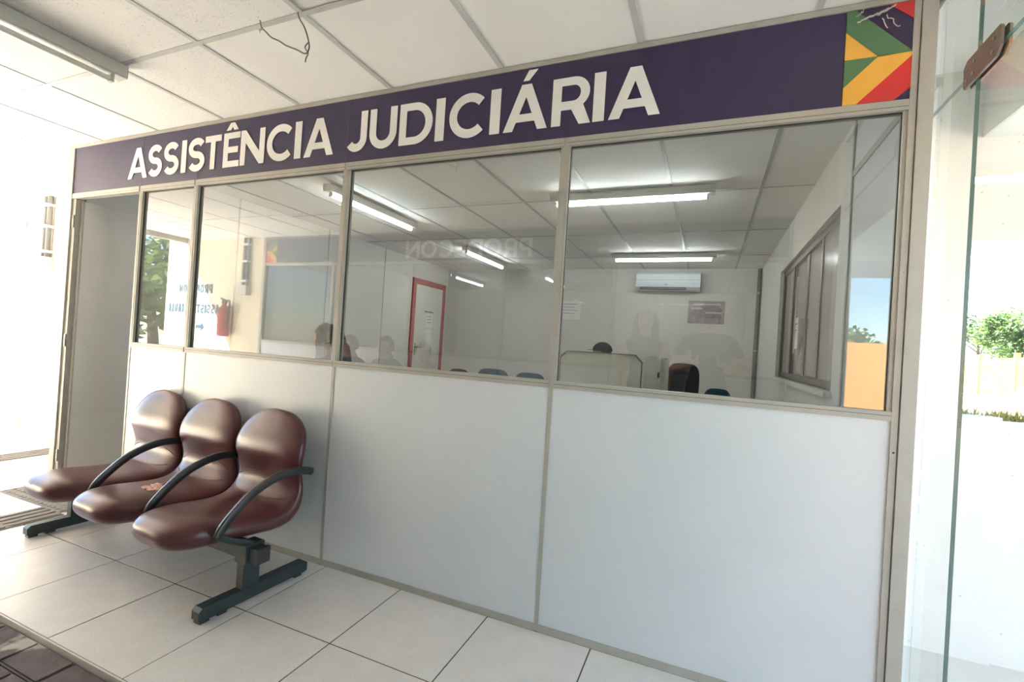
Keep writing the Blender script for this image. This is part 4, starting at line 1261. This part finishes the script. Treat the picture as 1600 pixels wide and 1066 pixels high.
for k in range(900):
    x = random.uniform(4.73, 6.2); y = random.uniform(.74, .85)
    h_ = random.uniform(.02, .055); a = random.uniform(0, 6.28); w = random.uniform(.003, .007)
    dx, dy = math.cos(a) * w, math.sin(a) * w
    z0 = 1.030
    v = [PL.verts.new(p) for p in ((x - dx, y - dy, z0), (x + dx, y + dy, z0), (x + dx + random.uniform(-.02, .02), y + dy + random.uniform(-.02, .02), z0 + h_))]
    PL.faces.new(v)
tag(obj('dry_grass', PL, 'grass'), 'dry yellow grass growing along the top of the low white wall', 'grass', kind='stuff')
# fence
FN = thing('railing_fence', 'yellow fence of upright pickets beyond the low wall outside', 'fence', (13.0, 20.0, -.165))
bar_me = None
bm = box(-.03, .03, -.012, .012, 0, 1.95); bar_me = bpy.data.meshes.new('picket'); bm.to_mesh(bar_me); bm.free(); bar_me.materials.append(M['fence'])
for k in range(78):
    t = k / 77
    o = link_mesh('picket', bar_me, None, FN, (-.5 + 1.9 * t, -5.0 + 11.5 * t, .05))
    o.rotation_euler = (0, 0, R(80))
for zc in (.35, 1.75):
    obj('rail', tube([(12.5, 15.0, zc - .1), (14.4, 26.5, zc - .1)], .025, n=6), 'fence', FN)
for k in range(4):
    t = k / 3
    obj('post', box(12.5 + 1.9 * t - .06, 12.5 + 1.9 * t + .06, 15 + 11.5 * t - .06, 15 + 11.5 * t + .06, -.165, 2.0), 'fence', FN)
struct('wall_garden', prism([(9.6, -.165), (9.6, .55), (12.0, .62), (13.6, 1.25), (13.6, -.165)], 'y', 17.0, 17.2), 'wall_ext')

def tree(label, loc, h_, rx, rz, n, seed, group=None):
    random.seed(seed)
    T = thing('leafy_tree', label, 'tree', loc, 0, group)
    tr = [(0, 0, 0), (.06, .03, h_ * .25), (-.05, .05, h_ * .5), (.04, 0, h_ * .8)]
    obj('trunk', tube(spline(tr, 4), [.14 - .008 * i for i in range(13)], n=9), 'bark', T, world=False, smooth=True)
    for k in range(6):
        a = k * 1.05
        obj('branch', tube(spline([(0, 0, h_ * (.35 + .05 * k)), (math.cos(a) * rx * .35, math.sin(a) * rx * .35, h_ * (.45 + .06 * k)), (math.cos(a) * rx * .7, math.sin(a) * rx * .7, h_ * (.55 + .06 * k))], 3), [.05, .045, .04, .03, .025, .02, .015], n=6), 'bark', T, world=False, smooth=True)
    bm = bmesh.new()
    clumps = []
    for k in range(26):
        a, b, r_ = random.uniform(0, 6.28), random.uniform(-.9, 1), random.random() ** .4
        clumps.append((Vector((math.cos(a) * rx * r_ * .8, math.sin(a) * rx * r_ * .8, h_ * .68 + b * rz * .75 * (1 - .4 * r_))), random.uniform(.35, .6) * rx * .6))
    for k in range(n):
        c, r_ = random.choice(clumps)
        d = Vector((random.gauss(0, 1), random.gauss(0, 1), random.gauss(0, 1))).normalized() * r_ * random.random() ** .35
        p = c + d
        u = Vector((random.gauss(0, 1), random.gauss(0, 1), random.gauss(0, .6))).normalized()
        w = u.cross(Vector((random.gauss(0, 1), random.gauss(0, 1), random.gauss(0, 1)))).normalized()
        s = random.uniform(.07, .13)
        bm.faces.new([bm.verts.new(p + u * s), bm.verts.new(p + w * s * .5), bm.verts.new(p - u * s), bm.verts.new(p - w * s * .5)])
    f = obj('foliage', bm, 'leaf', T, world=False)
    f['kind'] = 'stuff'
    return T
tree('rounded leafy tree standing behind the yellow fence, nearer the porch wall', (20.1, 38.3, -.165), 6.0, 2.8, 1.9, 7000, 1)
tree('taller dark leafy tree standing behind the right part of the yellow fence', (18.9, 31.2, -.165), 5.0, 1.9, 1.7, 6000, 2)
tree('leafy tree in the sunlit yard beyond the open end of the passage', (-7.6, -4.6, -.165), 3.7, 2.0, 2.0, 7000, 4)
# what the right-hand pane mirrors: orange wall and a hedge line
struct('wall_orange', box(6.6, 13, -13.2, -13.0, -.165, 1.85), 'orange')
for k, xx in enumerate((7.5, 10.8, 14.1, 17.4)):
    tree('leafy tree in the row behind the orange boundary wall', (xx, -16.5 - (k % 2) * .8, -.165), 2.9, 1.5, 1.0, 2600, 20 + k, 'trees behind the orange wall')
